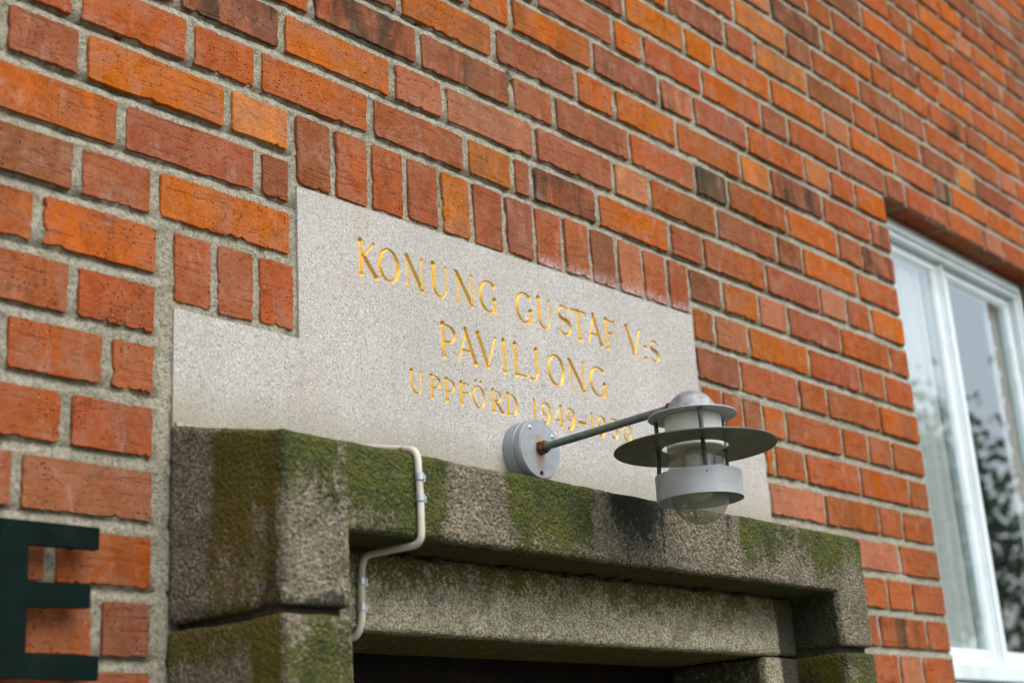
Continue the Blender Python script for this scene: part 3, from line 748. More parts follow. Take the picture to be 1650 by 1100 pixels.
# ------------------------------------------------------------------ granite doorway
def cells_mesh(xs, ys, zs, occ):
    """outer skin of the occupied cells as quads"""
    nx, ny, nz = len(xs), len(ys), len(zs)
    o = np.zeros((nx+1, ny+1, nz+1), bool); o[1:nx, 1:ny, 1:nz] = occ
    def vid(i, j, k): return (i*ny+j)*nz+k
    Q = []
    for ax in range(3):
        a = o[1:, :, :] if ax == 0 else (o[:, 1:, :] if ax == 1 else o[:, :, 1:])
        b = o[:-1, :, :] if ax == 0 else (o[:, :-1, :] if ax == 1 else o[:, :, :-1])
        for pos_side, msk in ((0, a & ~b), (1, b & ~a)):
            i, j, k = np.nonzero(msk)
            # face lies on grid plane index (i for ax 0) ; cell coords offset by one
            if ax == 0:
                j -= 1; k -= 1; c = [vid(i, j, k), vid(i, j+1, k), vid(i, j+1, k+1), vid(i, j, k+1)]
            elif ax == 1:
                i -= 1; k -= 1; c = [vid(i, j, k), vid(i, j, k+1), vid(i+1, j, k+1), vid(i+1, j, k)]
            else:
                i -= 1; j -= 1; c = [vid(i, j, k), vid(i+1, j, k), vid(i+1, j+1, k), vid(i, j+1, k)]
            q = np.stack(c, -1)
            if pos_side == 0: q = q[:, ::-1]
            Q.append(q)
    Q = np.concatenate(Q)
    X, Y, Z = np.meshgrid(xs, ys, zs, indexing='ij'); P = np.stack([X.ravel(), Y.ravel(), Z.ravel()], 1)
    used, inv_ = np.unique(Q.ravel(), return_inverse=True)
    return P[used], inv_.reshape(-1, 4)
def relax(P, q, it=2, f=.5):
    n = len(P); e = np.concatenate([q[:, [0, 1]], q[:, [1, 2]], q[:, [2, 3]], q[:, [3, 0]]])
    for _ in range(it):
        s = np.zeros((n, 3)); c = np.zeros(n)
        np.add.at(s, e[:, 0], P[e[:, 1]]); np.add.at(c, e[:, 0], 1)
        np.add.at(s, e[:, 1], P[e[:, 0]]); np.add.at(c, e[:, 1], 1)
        P = P*(1-f)+f*s/c[:, None]
    return P
def stepped(a, b, s):
    n = max(1, int(round((b-a)/s))); return np.linspace(a, b, n+1)
def gauss(x, c, s): return np.exp(-((x-c)/s)**2)
def sstep(x, a, b):
    t = np.clip((x-a)/(b-a), 0, 1); return t*t*(3-2*t)
YF = -.192
def stone(name, xs, ys, zs, occ, mat, root, shape=None, amp=.0016, paint=None, freq=70):
    P, q = cells_mesh(xs, ys, zs, occ)
    P = relax(P, q, 2, .5)
    d = np.stack([fnoise(P, freq, 3, sd)-.5 for sd in (21, 22, 23)], 1)
    P = P+d*amp*2
    P0 = P.copy()
    at = paint(P0) if paint else {}
    if 'moss' in at:                                        # moss stands in low cushions on the stone
        e = np.concatenate([q[:, [0, 1, 2]], q[:, [0, 2, 3]]]); fn = np.cross(P[e[:, 1]]-P[e[:, 0]], P[e[:, 2]]-P[e[:, 0]])
        vn = np.zeros_like(P)
        for c_ in range(3): np.add.at(vn, e[:, c_], fn)
        vn /= np.linalg.norm(vn, axis=1)[:, None]+1e-12
        P = P+vn*(np.clip(at['moss']-.35, 0, .6)*.0045*fnoise(P, 150, 2, 91))[:, None]
    if shape is not None: P = shape(P)
    for k in ('moss', 'dark', 'olive'): at.setdefault(k, np.zeros(len(P)))
    return np_mesh(name, P, q, mat, root, smooth=True, attrs=at)

def paint_outer(P):
    x, y, z = P.T
    w1 = fnoise(P*np.array([1, 1, .35]), 24, 3, 40)-.5
    w2 = fnoise(P, 75, 3, 44)-.5; blot = fnoise(P*np.array([1, 1, .6]), 34, 3, 46); strk = fnoise(P*np.array([1, 1, .10]), 70, 2, 48)
    xw = x+w1*.055+w2*.030
    front = (y < YF+.012)
    down = sstep(z+(strk-.5)*.07, -.405, -.315)
    # moss bands on the face of the lintel, read off the photograph
    m = gauss(xw, .150, .035)*(.62+.6*down)+gauss(xw, .215, .036)*1.0+gauss(xw, .262, .018)*(.55+.3*down)
    m = m+.95*sstep(xw, .380, .395)*(1-sstep(xw, .535, .575))*(.55+.55*down)
    m = m+sstep(xw, .895, .92)*(.12+.85*down)*(.55+1.1*(vnoise(P*np.array([1, 1, .3]), 17, 8)-.3))+.55*gauss(xw, 1.16, .05)*down
    m = m+.35*gauss(xw, .06, .03)*down+gauss(xw, .03, .010)*.25
    m = np.where(xw < .105, np.maximum(m*.8, 1.1*down+.12*sstep(xw, .05, .1)), m)
    lowl = (x < .125) & (z < -.40)
    jl = (z < -.40) & (x < .3)
    m = np.where(jl, .35*sstep(xw, .085, .12)*(1-sstep(z, -.5, -.42))+.1, m)
    jr = (z < -.41) & (x > 1.0)
    m = np.where(jr, .18, m)
    dk = .80*sstep(xw, .575, .61)*(1-sstep(xw, .68, .78))*(.40+.6*down)
    dk = dk+.30*sstep(z, -.335, -.30)+.35*gauss(xw, 1.22, .1)*sstep(-z, .40, .48)+.3*gauss(xw, .10, .02)
    # left return: clean near the wall, mossy towards the arris
    side = (x < .052) & ~front
    yw = y+w1*.03+w2*.02
    g = sstep(-yw, .060, .090)*(1-.35*sstep(-z, .40, .47))+.15
    g = g-.55*gauss(y, -.147, .005)*sstep(-z, .30, .34)
    m = np.where(side, g*(.62+.50*down), m); ol = np.where(side, .55+.45*(1-down), 0)
    dk = np.where(side, .75*gauss(y, -.176, .012)+.05+.35*sstep(strk, .55, .75)*sstep(-yw, .06, .1), dk+.55*sstep(strk, .58, .74)*down*(xw > .1))
    # mossy black-green reveals and underside, shade painted into their dark tone
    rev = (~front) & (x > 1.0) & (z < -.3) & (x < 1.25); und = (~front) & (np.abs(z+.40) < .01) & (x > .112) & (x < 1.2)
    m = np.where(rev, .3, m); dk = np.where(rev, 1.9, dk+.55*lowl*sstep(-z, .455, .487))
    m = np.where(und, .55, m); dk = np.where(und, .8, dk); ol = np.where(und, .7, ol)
    top = z > -.303
    m = np.where(top & ~front, .35, m)
    return dict(moss=np.clip(m*(.55+.95*blot), 0, 1.0), dark=np.clip(dk*(.7+.6*blot), 0, 1.2), olive=ol)
def shape_outer(P):
    P = P.copy(); x, y, z = P.T
    back = np.clip((y-YF)/(-YF), 0, 1)
    k = np.clip((z+.36)/.058, 0, 1)
    P[:, 2] = z+k*back*.045-.004*np.clip((x-.03)/1.25, 0, 1)*k
    P[:, 0] = x-back*.012*(x < .6)*np.clip((.12-x)/.09, 0, 1)+back*.018*(x > .7)*np.clip((x-1.2)/.08, 0, 1)
    return P
def build_doorway():
    root = empty('door_surround', (.66, -.1, -2.6), 'mossy rough granite door frame projecting below the plaque', 'door surround')
    xa, xb, ia, ib = .0285, 1.289, .1215, 1.193
    s = .0052
    xs = np.concatenate([stepped(xa, ia, s)[:-1], stepped(ia, ib, s)[:-1], stepped(ib, xb, s)])
    zs = np.concatenate([stepped(-.4885, -.4005, s)[:-1], stepped(-.4005, -.302, s)])
    ys = stepped(YF, -.0005, .008)
    cx = (xs[:-1]+xs[1:])/2; cz = (zs[:-1]+zs[1:])/2
    occ = np.ones((len(cx), len(ys)-1, len(cz)), bool)
    opening = (cx[:, None] > ia) & (cx[:, None] < ib) & (cz[None, :] < -.4005)
    occ &= ~opening[:, None, :]
    occ[:, (ys[:-1]+ys[1:])/2 > -.0, :] &= True
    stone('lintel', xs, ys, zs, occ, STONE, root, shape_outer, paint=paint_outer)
    PACK = mat_plain('dark_joint', (.05, .045, .03), .95, var=.4, scale=90, bump=.004)
    def jamb(x0, x1, inner):
        xs = stepped(x0, x1, s); zs = np.concatenate([stepped(-.80, -.4975, s)]); ys = stepped(YF, -.0005, .008)
        occ = np.ones((len(xs)-1, len(ys)-1, len(zs)-1), bool)
        def pj(P):
            x, y, z = P.T
            up = sstep(z, -.56, -.50)
            front = y < YF+.012
            m = .35+.45*gauss(x, x0+.05, .02)+.3*sstep(-z, .5, .56)
            dk = .2+.5*up*(x > 1)
            sidep = (x < x0+.012) & ~front
            m = np.where(sidep, .15+.95*sstep(-y, .14, .150)+.6*up, m)
            dk = np.where(sidep, .6*gauss(y, -.183, .014)+.2, dk)
            rev = (x > 1.1) & (x < 1.21) & ~front & sidep
            dk = np.where(rev, 1.8, dk)  # shade of the inner reveal, painted near-black
            return dict(moss=m, dark=dk, olive=np.where(sidep, .8, .1))
        def shp(P):
            P = P.copy(); back = np.clip((P[:, 1]-YF)/(-YF), 0, 1)
            P[:, 2] += .008*vnoise(P, 9, 77)*(P[:, 2] > -.52)-.004*(P[:, 2] > -.52)
            if x0 < .5: P[:, 0] -= back*.012*np.clip((.12-P[:, 0])/.09, 0, 1)
            return P
        stone('jamb', xs, ys, zs, occ, STONE, root, shp, paint=pj)
        MB().box(x0, x1, -.0004, .114, -2.6, -.31).build('jamb_core', MORTAR, root)
        MB().box(x0+.004, x1-.004, YF+.016, -.0008, -.501, -.483).build('joint', PACK, root)
        xs2 = stepped(x0, x1, .02)
        stone('jamb', xs2, stepped(YF, -.0005, .02), stepped(-2.6, -.806, .02), np.ones((len(xs2)-1, len(stepped(YF, -.0005, .02))-1, len(stepped(-2.6, -.806, .02))-1), bool), STONE, root, paint=pj)
    jamb(xa, ia, 1); jamb(ib, xb, 0)
    # inner order, set back .09
    s2 = .006; yf, yb = -.1, .092
    def pin(P):
        x, y, z = P.T; n = fnoise(P*np.array([1, 1, .6]), 14, 3, 61)-.5
        front = y < yf+.012
        band = sstep(z+n*.03, -.478, -.412)
        m = np.where(front, band*.62*(.5+fnoise(P*np.array([1, 1, .4]), 30, 3, 63))+.03, .8); ol = np.where(front, .35+.3*band, 1.0)
        dk = np.where(front, .16+.30*sstep(z, -.424, -.405)+1.5*sstep(x+n*.01, 1.128, 1.165), .12)  # last term paints the shadow at the right end of the face
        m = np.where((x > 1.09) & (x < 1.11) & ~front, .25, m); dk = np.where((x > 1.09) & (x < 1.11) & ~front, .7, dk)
        return dict(moss=m, dark=dk, olive=ol)
    xs = stepped(ia-.004, ib+.004, s2); ys = stepped(yf, yb, .010); zs = stepped(-.4965, -.4012, s2)
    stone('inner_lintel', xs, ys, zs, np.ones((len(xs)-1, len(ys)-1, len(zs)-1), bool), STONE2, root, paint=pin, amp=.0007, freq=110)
    for a, b in ((ia-.004, .207), (1.0985, ib+.004)):
        xs = stepped(a, b, s2); zs = stepped(-.8, -.4985, s2)
        stone('inner_jamb', xs, ys, zs, np.ones((len(xs)-1, len(ys)-1, len(zs)-1), bool), STONE2, root, paint=pin, amp=.0007, freq=110)
        xs = stepped(a, b, .02); zs = stepped(-2.6, -.8, .03)
        stone('inner_jamb', xs, stepped(yf, yb, .02), zs, np.ones((len(xs)-1, len(stepped(yf, yb, .02))-1, len(zs)-1), bool), STONE2, root, paint=pin)
    # ragged old mortar left hanging in the angle under the lintel
    b = MB(); r3 = random.Random(5)
    x = .16
    while x < 1.16:
        wd = r3.uniform(.006, .03); b.box(x, x+wd, -.110-r3.uniform(0, .004), -.1005, -.4040-r3.uniform(.001, .005), -.4025, .001); x += wd+r3.choice([.01, .03, .07, .12])
    o = b.build('pointing', mat_plain('dark_pointing', (.03, .03, .02), .95, bump=.002), root); o['kind'] = 'stuff'
    # mortar fillet on the ledge behind
    MB().tube([(.02, -.004, -.2585), (.35, -.004, -.2590), (.8, -.004, -.2595), (1.31, -.004, -.260)], .0055, 8).build('mortar_fillet', MORTAR, root)
build_doorway()

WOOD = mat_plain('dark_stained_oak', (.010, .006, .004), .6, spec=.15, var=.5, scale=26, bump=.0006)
def build_door():
    root = empty('door', (.65, .10, -2.6), 'dark brown wooden door deep in the granite doorway', 'door')
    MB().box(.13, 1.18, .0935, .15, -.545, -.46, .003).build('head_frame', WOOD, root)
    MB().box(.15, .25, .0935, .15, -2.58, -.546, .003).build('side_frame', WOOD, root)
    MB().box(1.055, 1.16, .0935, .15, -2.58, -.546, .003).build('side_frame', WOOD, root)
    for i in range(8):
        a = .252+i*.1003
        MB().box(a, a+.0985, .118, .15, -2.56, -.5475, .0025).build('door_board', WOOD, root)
build_door()

# ------------------------------------------------------------------ window
WHITE = mat_plain('white_window_paint', (.70, .79, .83), .38, var=.04, scale=14, dirt=((.42, .46, .38), .5), bump=.0005)
def build_window():
    root = empty('casement_window', (2.44, .05, -.5), 'white painted casement window in the brick wall at right', 'window')
    X0, X1, Z0, Z1 = WX-.002, WR-.020, -.498, .5985
    yf = .052
    # outer casing in three shallow steps
    def casing(name, x0, x1, z0, z1):
        for i, (e0, yo) in enumerate(((0, 0), (.017, -.007), (.034, .004))):
            pass
    def ring(name, a, w_, y0, y1, bev=.002, bottom=True):
        for nm, bx in ((name+'_head', (X0+a, X1-a, Z1-a-w_, Z1-a)), (name+'_stile', (X0+a, X0+a+w_, Z0+a*.6, Z1-a-w_)), (name+'_stile', (X1-a-w_, X1-a, Z0+a*.6, Z1-a-w_))):
            MB().box(bx[0], bx[1], y0, y1, bx[2], bx[3], bev).build(nm, WHITE, root)
    ring('outer_casing', 0, .020, yf+.006, yf+.07)
    ring('casing', .0202, .0165, yf-.004, yf+.07)
    ring('inner_casing', .0369, .015, yf+.002, yf+.07)
    a = .052
    # sashes, set back behind the casing
    yr = yf+.0215
    glass = mat_glass('window_glass', (.93, .97, .96), ior=4.2)
    mull = 2.402
    MB().box(mull-.013, mull+.015, yf+.017, yf+.07, Z0+.036, Z1-a-.0005, .004).build('mullion', WHITE, root)
    MB().tube([(mull+.001, yf+.0165, Z0+.04), (mull+.001, yf+.0165, Z1-a-.004)], .006, 10).build('mullion_bead', WHITE, root, True)
    for x0, x1 in ((X0+a+.0005, mull-.0135), (mull+.0155, X1-a-.0005)):
        zt, zb = Z1-a-.001, Z0+.037
        sash = MB().box(x0, x1, yr, yr+.035, zt-.024, zt, .002).build('sash', WHITE, root)
        for bx in ((x0, x0+.031, zb, zt-.0245), (x1-.031, x1, zb, zt-.0245)):
            MB().box(bx[0], bx[1], yr, yr+.035, bx[2], bx[3], .002).build('sash_stile', WHITE, root)
        MB().box(x0+.0312, x1-.0312, yr, yr+.035, zb, zb+.034, .002).build('sash_rail', WHITE, root)
        for bx in ((x0+.031, x0+.036, zb+.034, zt-.024), (x1-.036, x1-.031, zb+.034, zt-.024)):
            MB().box(bx[0], bx[1], yr+.004, yr+.026, bx[2], bx[3], .001).build('glazing_bead', WHITE, root)
        MB().box(x0+.0362, x1-.0362, yr+.004, yr+.026, zt-.030, zt-.0242, .001).build('glazing_bead', WHITE, root)
        for yg in (yr+.007,):
            MB().add([(x0+.030, yg, zb+.03), (x1-.030, yg, zb+.03), (x1-.030, yg, zt-.026), (x0+.030, yg, zt-.026)], [(0, 1, 2, 3)]).build('pane', glass, root)
    MB().box(X0, X1, yf-.006, yf+.075, Z0-.001, Z0+.0335, .003).build('bottom_rail', WHITE, root)
    # sloping painted sill
    MB().box(X0, X1, yf-.002, yf+.075, -.594, Z0-.0245, .002).build('apron', WHITE, root)
    b = MB(); z = Z0-.003
    b.add([(X0, yf+.07, z), (X1, yf+.07, z), (X1, yf-.016, z-.008), (X0, yf-.016, z-.008), (X0, yf+.07, z-.020), (X1, yf+.07, z-.020), (X1, yf-.016, z-.020), (X0, yf-.016, z-.020)],
          [(0, 1, 2, 3), (3, 2, 6, 7), (7, 6, 5, 4), (0, 3, 7, 4), (1, 5, 6, 2), (0, 4, 5, 1)])
    b.build('sill', WHITE, root)
    # curtains and the dim room behind
    cur = NT('sheer_curtain')
    cur.fin(cur.mix(cur.rng(cur.noise(40, 2, vec=cur.mp((1, 1, .1))), .3, .7), (.86, .88, .88), (.78, .80, .80)), .9)
    for x0, x1 in ((2.03, 2.375), (2.43, 2.475), (2.73, 2.84)):
        xs = np.arange(x0, x1, .004); V = []; 
        for zz in (-.6, .66):
            for x in xs: V.append((x, .105+.009*math.sin(x*230)+.006*math.sin(x*97+zz), zz))
        n = len(xs)
        MB().add(V, [(i, i+1, n+i+1, n+i) for i in range(n-1)]).build('curtain', cur.m, root, True, 80)
    room = mat_plain('room_wall', (.42, .44, .42), .9)
    b = MB(); x0, x1, y0, y1, z0, z1 = 1.3, 3.9, .43, 3.6, -1.5, 1.3
    v = [(x0, y0, z0), (x1, y0, z0), (x1, y1, z0), (x0, y1, z0), (x0, y0, z1), (x1, y0, z1), (x1, y1, z1), (x0, y1, z1)]
    b.add(v, [(0, 1, 2, 3), (7, 6, 5, 4), (1, 5, 6, 2), (2, 6, 7, 3), (3, 7, 4, 0)]).build('room', room, root)
build_window()

# ------------------------------------------------------------------ wall lamp
def build_lamp():
    bx, bz, by = .640, -.2065, PY
    root = empty('wall_lamp', (bx, by, bz), 'grey metal wall lamp with wide shade ring on a long arm', 'lamp')
    GALV = NT('galvanised_box')
    n = GALV.noise(55, 4, .65); n5 = GALV.noise(600, 3, .7)
    c = GALV.mix(GALV.rng(n, .3, .7), (.33, .36, .39), (.24, .27, .29))
    c = GALV.mix(GALV.rng(n5, .4, .7, 0, .5), c, (.42, .45, .48))
    ps = GALV.sep(); 
    # rust bleeding from the nut down the cover
    dx = GALV.math('ABSOLUTE', GALV.math('SUBTRACT', ps[0], bx-.004))
    dx = GALV.math('ADD', dx, GALV.math('MULTIPLY', GALV.math('SUBTRACT', GALV.noise(90, 3), .5), .014))
    rdn = GALV.math('MULTIPLY', GALV.rng(dx, .002, .013, 1, 0), GALV.rng(ps[2], bz-.04, bz+.016, .45, 1))
    rdn = GALV.math('MULTIPLY', rdn, GALV.math('LESS_THAN', ps[2], bz+.02))
    rdn = GALV.math('MULTIPLY', rdn, GALV.math('LESS_THAN', ps[1], by-.033))
    c = GALV.mix(GALV.math('MULTIPLY', rdn, .75), c, (.36, .22, .085))
    GALV.fin(c, .55, GALV.bump(GALV.noise(420, 2), .0005, .7), metal=.35)
    RUST = mat_plain('rusty_nut', (.11, .042, .02), .8, var=.5, scale=160, bump=.001)
    PIPE = mat_plain('weathered_grey_pipe', (.125, .165, .155), .5, metal=.3, var=.2, scale=50, dirt=((.33, .38, .36), .7), bump=.0004)
    SHADE = mat_plain('grey_lacquered_steel', (.43, .46, .485), .42, metal=.15, var=.12, scale=30, dirt=((.20, .22, .20), .55), bump=.0003)
    DOME = mat_plain('pitted_aluminium', (.29, .305, .315), .5, metal=.3, var=.35, scale=95, dirt=((.10, .10, .10), .6), bump=.0010)
    CREAM = mat_plain('cream_enamel', (.62, .65, .59), .35, var=.06, scale=25, dirt=((.33, .36, .30), .4))
    r = .0455
    MB().lathe([(0, 0), (r*.985, 0), (r, -.004), (r, -.0205), (r-.0012, -.0215), (0, -.0215)], (bx, by, bz), 'y', 72).build('base_box', GALV.m, root, True, 30)
    MB().lathe([(0, -.0222), (r-.001, -.0222), (r, -.0232), (r, -.0325), (r-.0018, -.0350), (0, -.0356)], (bx, by, bz), 'y', 72).build('base_cover', GALV.m, root, True, 30)
    for ang in (125, 38, 268):
        a = math.radians(ang); sx, sz = bx+.0365*math.cos(a), bz+.0365*math.sin(a)
        MB().lathe([(.0005, -.0368), (.0018, -.0368), (.0022, -.0362), (.0034, -.0357), (.0036, -.0350)] if ang != 268 else [(.0, -.0358), (.0034, -.0358), (.0034, -.0350)], (sx, by, sz), 'y', 20).build(
            'screw', mat_plain('bright_screw', (.55, .57, .6), .3, metal=.8) if ang != 268 else mat_plain('open_hole', (.008, .008, .008), .9), root, True)
    L = (.640, -.310)                                        # lamp axis
    az = -.1985
    p0 = Vector((bx, by-.036, bz+.001)); p1 = Vector((L[0], L[1]+.027, az))
    dirv = (p1-p0).normalized()
    def hexnut(c, d, r_, h, name):
        q = d.to_track_quat('Z', 'Y'); V = []
        prof = [(0, 0), (r_*.93, 0), (r_, .0008), (r_, h-.0008), (r_*.93, h), (0, h)]
        for i in range(6):
            a = math.radians(60*i+20)
            for rr_, hh_ in prof: V.append(c+q@Vector((rr_*math.cos(a), rr_*math.sin(a), hh_)))
        m_ = len(prof)
        MB().add(V, [(i*m_+k, ((i+1) % 6)*m_+k, ((i+1) % 6)*m_+k+1, i*m_+k+1) for i in range(6) for k in range(m_-1)]).build(name, RUST, root)
    hexnut(p0+dirv*-.001, dirv, .0112, .0085, 'nut')
    hexnut(p0+dirv*.008, dirv, .0088, .0045, 'nut')
    hexnut(p1-dirv*.010, dirv, .0094, .009, 'nut')
    MB().tube([p0, p0+dirv*.05, p1-dirv*.05, p1+dirv*.004], .0058, 20).build('arm', PIPE, root, True)
    zc = -.2165
    hemi = [(.0345*math.cos(a), .0345*math.sin(a)) for a in np.linspace(0, math.pi/2, 14)]
    MB().lathe([(.0345, -.002)]+hemi, (L[0], L[1], zc), 'z', 64).build('dome', DOME, root, True, 60)
    def annulus(name, r0, r1, z, th, mat, cone=0):
        MB().lathe([(r0, 0), (r1, -cone), (r1+.0006, -cone-th/2), (r1, -cone-th), (r0, -th), (r0, 0)], (L[0], L[1], z), 'z', 96).build(name, mat, root, True, 30)
    annulus('upper_flange', .030, .0600, zc, .0022, SHADE)
    MB().lathe([(.0385, -.0025), (.0385, -.046), (.0372, -.0475), (.0, -.0478)], (L[0], L[1], zc), 'z', 64).build('housing', CREAM, root, True, 30)
    DARK = mat_plain('dull_green_grey_lacquer', (.105, .112, .098), .36, metal=.15, var=.12, scale=30, dirt=((.20, .17, .11), .35), bump=.0003)
    annulus('wide_shade_ring', .0450, .1095, -.2588, .0022, DARK, .0015)
    z1, z0 = -.2985, -.3330
    MB().lathe([(.0572, z1), (.0578, z1+.0003), (.0578, z0), (.0568, z0), (.0568, z1), (.0572, z1)], (L[0], L[1], 0), 'z', 96).build('lower_ring', SHADE, root, True, 30)
    near = Vector((CAM[0]-L[0], CAM[1]-L[1], 0)).normalized(); a_near = math.atan2(near.y, near.x)
    POST = mat_plain('dark_green_rod', (.055, .080, .072), .4, metal=.3, var=.2)
    for k, da in enumerate((12, 130, -104)):
        a = a_near+math.radians(da); x, y = L[0]+.0515*math.cos(a), L[1]+.0515*math.sin(a)
        MB().tube([(x, y, zc-.001), (x, y, -.27), (L[0]+.0552*math.cos(a), L[1]+.0552*math.sin(a), z1-.008)],   .0030, 12).build('post', POST, root, True)
    # clear glass: cylinder closed by a round bottom, real wall thickness
    G1 = NT('clear_lamp_glass')
    G1.b.inputs['Transmission Weight'].default_value = 1.0; G1.b.inputs['IOR'].default_value = 1.46
    G1.b.inputs['Roughness'].default_value = .02; G1.b.inputs['Base Color'].default_value = (.93, .95, .90, 1)
    zb, R, th = -.3265, .0385, .0016
    op = [(R, .055)]+[(R*math.cos(a), -R*math.sin(a)) for a in np.linspace(0, math.pi/2, 16)]
    ip = [((R-th)*math.cos(a), -(R-th)*math.sin(a)) for a in np.linspace(math.pi/2, 0, 16)]+[(R-th, .055), (R, .055)]
    glass = mat_glass('lamp_glass_film', (.96, .96, .87), ior=1.7, clear=.88, dust=.26)
    MB().lathe(op, (L[0], L[1], zb), 'z', 72).build('glass_bowl', glass, root, True, 60)
    MB().lathe([(.0, -.2645), (.012, -.2645), (.0185, -.271), (.0185, -.288), (.016, -.291), (0, -.291)], (L[0], L[1], 0), 'z', 40).build('socket', mat_plain('white_porcelain', (.70, .71, .68), .25, var=.03), root, True, 35)
    MB().lathe([(.0125, -.284)]+[(.0205*math.sin(q), -.3125-.0205*math.cos(q)) for q in np.linspace(2.5, 0, 14)], (L[0], L[1], 0), 'z', 40).build('bulb', mat_plain('opal_bulb', (.78, .79, .77), .25, var=.02), root, True, 60)
build_lamp()

# ------------------------------------------------------------------ cable conduit over the lintel
def bez(P, n=8, r=.012):
    """rounds the corners of a polyline"""
    P = [Vector(p) for p in P]; out = [P[0]]
    for i in range(1, len(P)-1):
        a, b, c = P[i-1], P[i], P[i+1]
        ra = min(r, (a-b).length*.48, (c-b).length*.48); s = b+(a-b).normalized()*ra; e = b+(c-b).normalized()*ra
        for k in range(n+1):
            t = k/n; out.append(s*(1-t)**2+b*2*t*(1-t)+e*t*t)
    out.append(P[-1]); return out
def build_conduit():
    root = empty('cable_conduit', (.23, YF-.006, -.31), 'thin cream cable pipe bent down over the mossy lintel', 'cable')
    CR = mat_plain('cream_plastic', (.60, .57, .48), .5, var=.10, scale=60, dirt=((.36, .33, .22), .6))
    CL = mat_plain('zinc_clip', (.50, .53, .57), .35, metal=.6, var=.1)
    xf = .2265; yf = YF-.0065; zs = -.299
    pts = [(.2262, -.012, -.2545), (.2262, -.11, -.2775), (xf, yf+.002, zs+.001), (xf, yf, -.36), (xf+.000, yf+.001, -.4095), (.2150, -.112, -.4105), (.2140, -.1072, -.43), (.2135, -.1072, -.487), (.213, -.098, -.5045), (.206, -.06, -.506)]
    path = bez(pts, 8, .014)
    MB().tube(path, .0043, 16).build('pipe', CR, root, True)
    def clip(x, y, z, name='clip'):
        b = MB(); b.lathe([(.0050, -.0045), (.0056, -.0040), (.0056, .0040), (.0050, .0045)], (x, y, z), 'z', 24)
        b.box(x+.0035, x+.0118, y+.0018, y+.0032, z-.0046, z+.0042, .0004)
        o = b.build(name, CL, root, True)
        MB().lathe([(0, y-.0004), (.0018, y-.0002), (.0024, y+.0018)], (x+.0083, 0, z), 'y', 14).build('screw', CL, o, True)
    clip(xf, yf, -.3305); clip(xf, yf, -.3555); clip(.2139, -.1072, -.4405); clip(.2136, -.1072, -.471)
    # yellow tape patch on the bend
    MB().lathe([(.0049, -.0035), (.0049, .0035)], (.2262, 0, 0), 'y', 20).build('tape', mat_plain('mossy_tape', (.30, .24, .03), .8), root, True).location += Vector((0, -.172, -.2935-0))
build_conduit()

# ------------------------------------------------------------------ metal letter at the left
def build_letter():
    root = empty('letter_sign', (-.15, -.03, -.55), 'dark metal capital letter E fixed on the brick wall at lower left', 'sign')
    BK = mat_plain('black_green_lacquer', (.0030, .0105, .0095), .55, var=.25, scale=20, spec=.05, dirt=((.020, .028, .024), .35), bump=.0003)
    y0, y1 = -.031, -.021
    x0, x1 = -.2070, -.0920
    out = [(x0, -.5530), (-.0893, -.5530), (-.0893, -.5285), (-.1730, -.5285), (-.1735, -.4815), (-.1008, -.4790), (-.1008, -.4545), (-.1735, -.4560), (-.1748, -.4180), (x1, -.4172), (x1, -.3935), (x0, -.3940)]
    n = len(out); b = .0006
    MB().add([(x, y0, z) for x, z in out]+[(x, y1, z) for x, z in out],
             [tuple(range(n)), tuple(range(2*n-1, n-1, -1))]+[(i, (i+1) % n, n+(i+1) % n, n+i) for i in range(n)]).build('letter', BK, root)
    for x, z in ((-.19, -.41), (-.19, -.54), (-.11, -.405), (-.11, -.54)):
        MB().tube([(x, y1, z), (x, .004, z)], .0035, 12).build('spacer', BK, root, True)
build_letter()

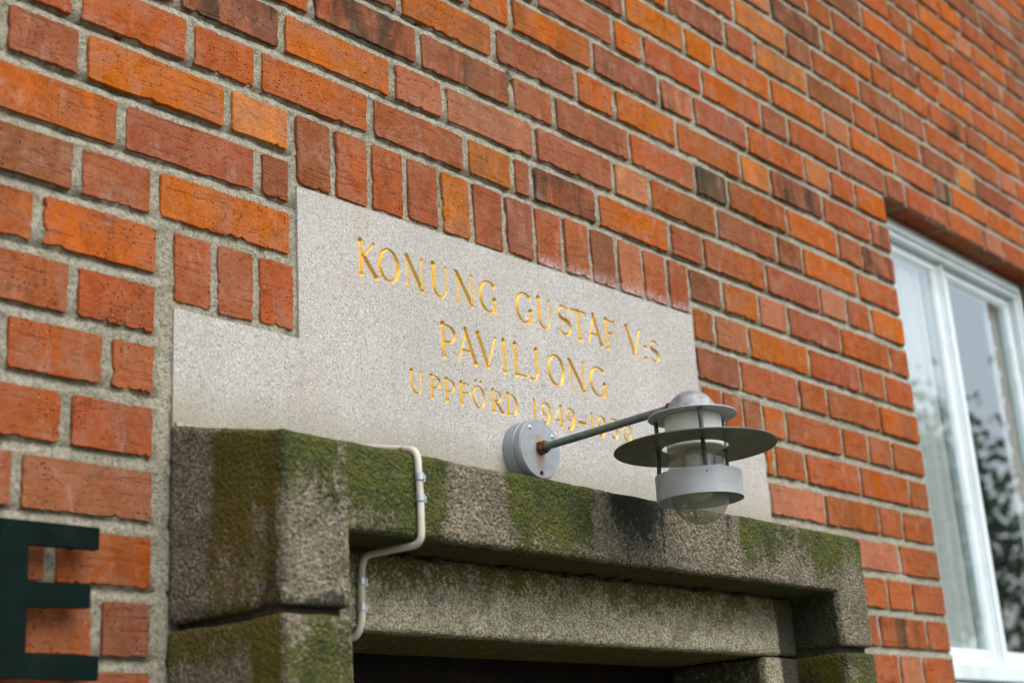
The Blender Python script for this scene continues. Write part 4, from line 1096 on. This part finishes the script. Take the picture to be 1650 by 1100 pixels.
# ------------------------------------------------------------------ what stands opposite (mirrored in the window panes)
def build_surroundings():
    g = MB().add([(-400, -400, -2.6), (400, -400, -2.6), (400, 400, -2.6), (-400, 400, -2.6)], [(0, 1, 2, 3)]).build('ground', mat_plain('paving_and_grass', (.12, .13, .095), .95, var=.25, scale=1.5), None)
    g['kind'] = 'structure'
    LEAF = NT('leaves'); LEAF.fin(LEAF.mix(LEAF.rng(LEAF.noise(2.5, 3), .3, .7), (.10, .15, .08), (.15, .20, .11)), .7)
    BARK = mat_plain('bark', (.10, .08, .06), .95, var=.3, scale=9, bump=.02)
    labels = ['tall green tree opposite the wall, mirrored in the window', 'broad green tree facing the doorway from the far side', 'round green tree standing farthest to the left of the doorway']
    r4 = np.random.default_rng(4)
    for (x, y, h, r), lab in zip(((13.8, -6.0, 6.1, 1.75), (6, -16, 7.6, 2.6), (-9, -15, 8.5, 3.2)), labels):
        root = empty('leafy_tree', (x, y, -2.6), lab, 'tree', 'trees opposite the wall')
        b = MB(); b.tube([(x, y, -2.6), (x+.1, y, -2.6+h*.3), (x, y+.1, -2.6+h*.6), (x+.1, y, -2.6+h*.85)], [.16, .12, .07, .02], 10)
        for k in range(9):
            a = k*2.4; z = -2.6+h*(.32+.05*k); b.tube([(x, y, z), (x+r*.4*math.cos(a), y+r*.4*math.sin(a), z+h*.08), (x+r*.75*math.cos(a), y+r*.75*math.sin(a), z+h*.17)], [.05, .03, .01], 6)
        b.build('trunk', BARK, root, True)
        n = 8500
        cen = r4.normal(size=(46, 3)); cen /= np.linalg.norm(cen, axis=1)[:, None]; cen *= (r4.random((46, 1))**.4)*r*.95
        p = cen[r4.integers(0, 46, n)]+r4.normal(size=(n, 3))*r*.17
        p[:, 2] *= h*.36/r; p += np.array([x, y, -2.6+h*.63])
        d1 = r4.normal(size=(n, 3)); d1 /= np.linalg.norm(d1, axis=1)[:, None]; d2 = np.cross(d1, r4.normal(size=(n, 3))); d2 /= np.linalg.norm(d2, axis=1)[:, None]
        s = .075; V = np.stack([p-d1*s, p+d2*s*.6, p+d1*s, p-d2*s*.6], 1).reshape(-1, 3)
        np_mesh('crown', V, np.arange(4*n).reshape(-1, 4), LEAF.m, root, smooth=False)
build_surroundings()
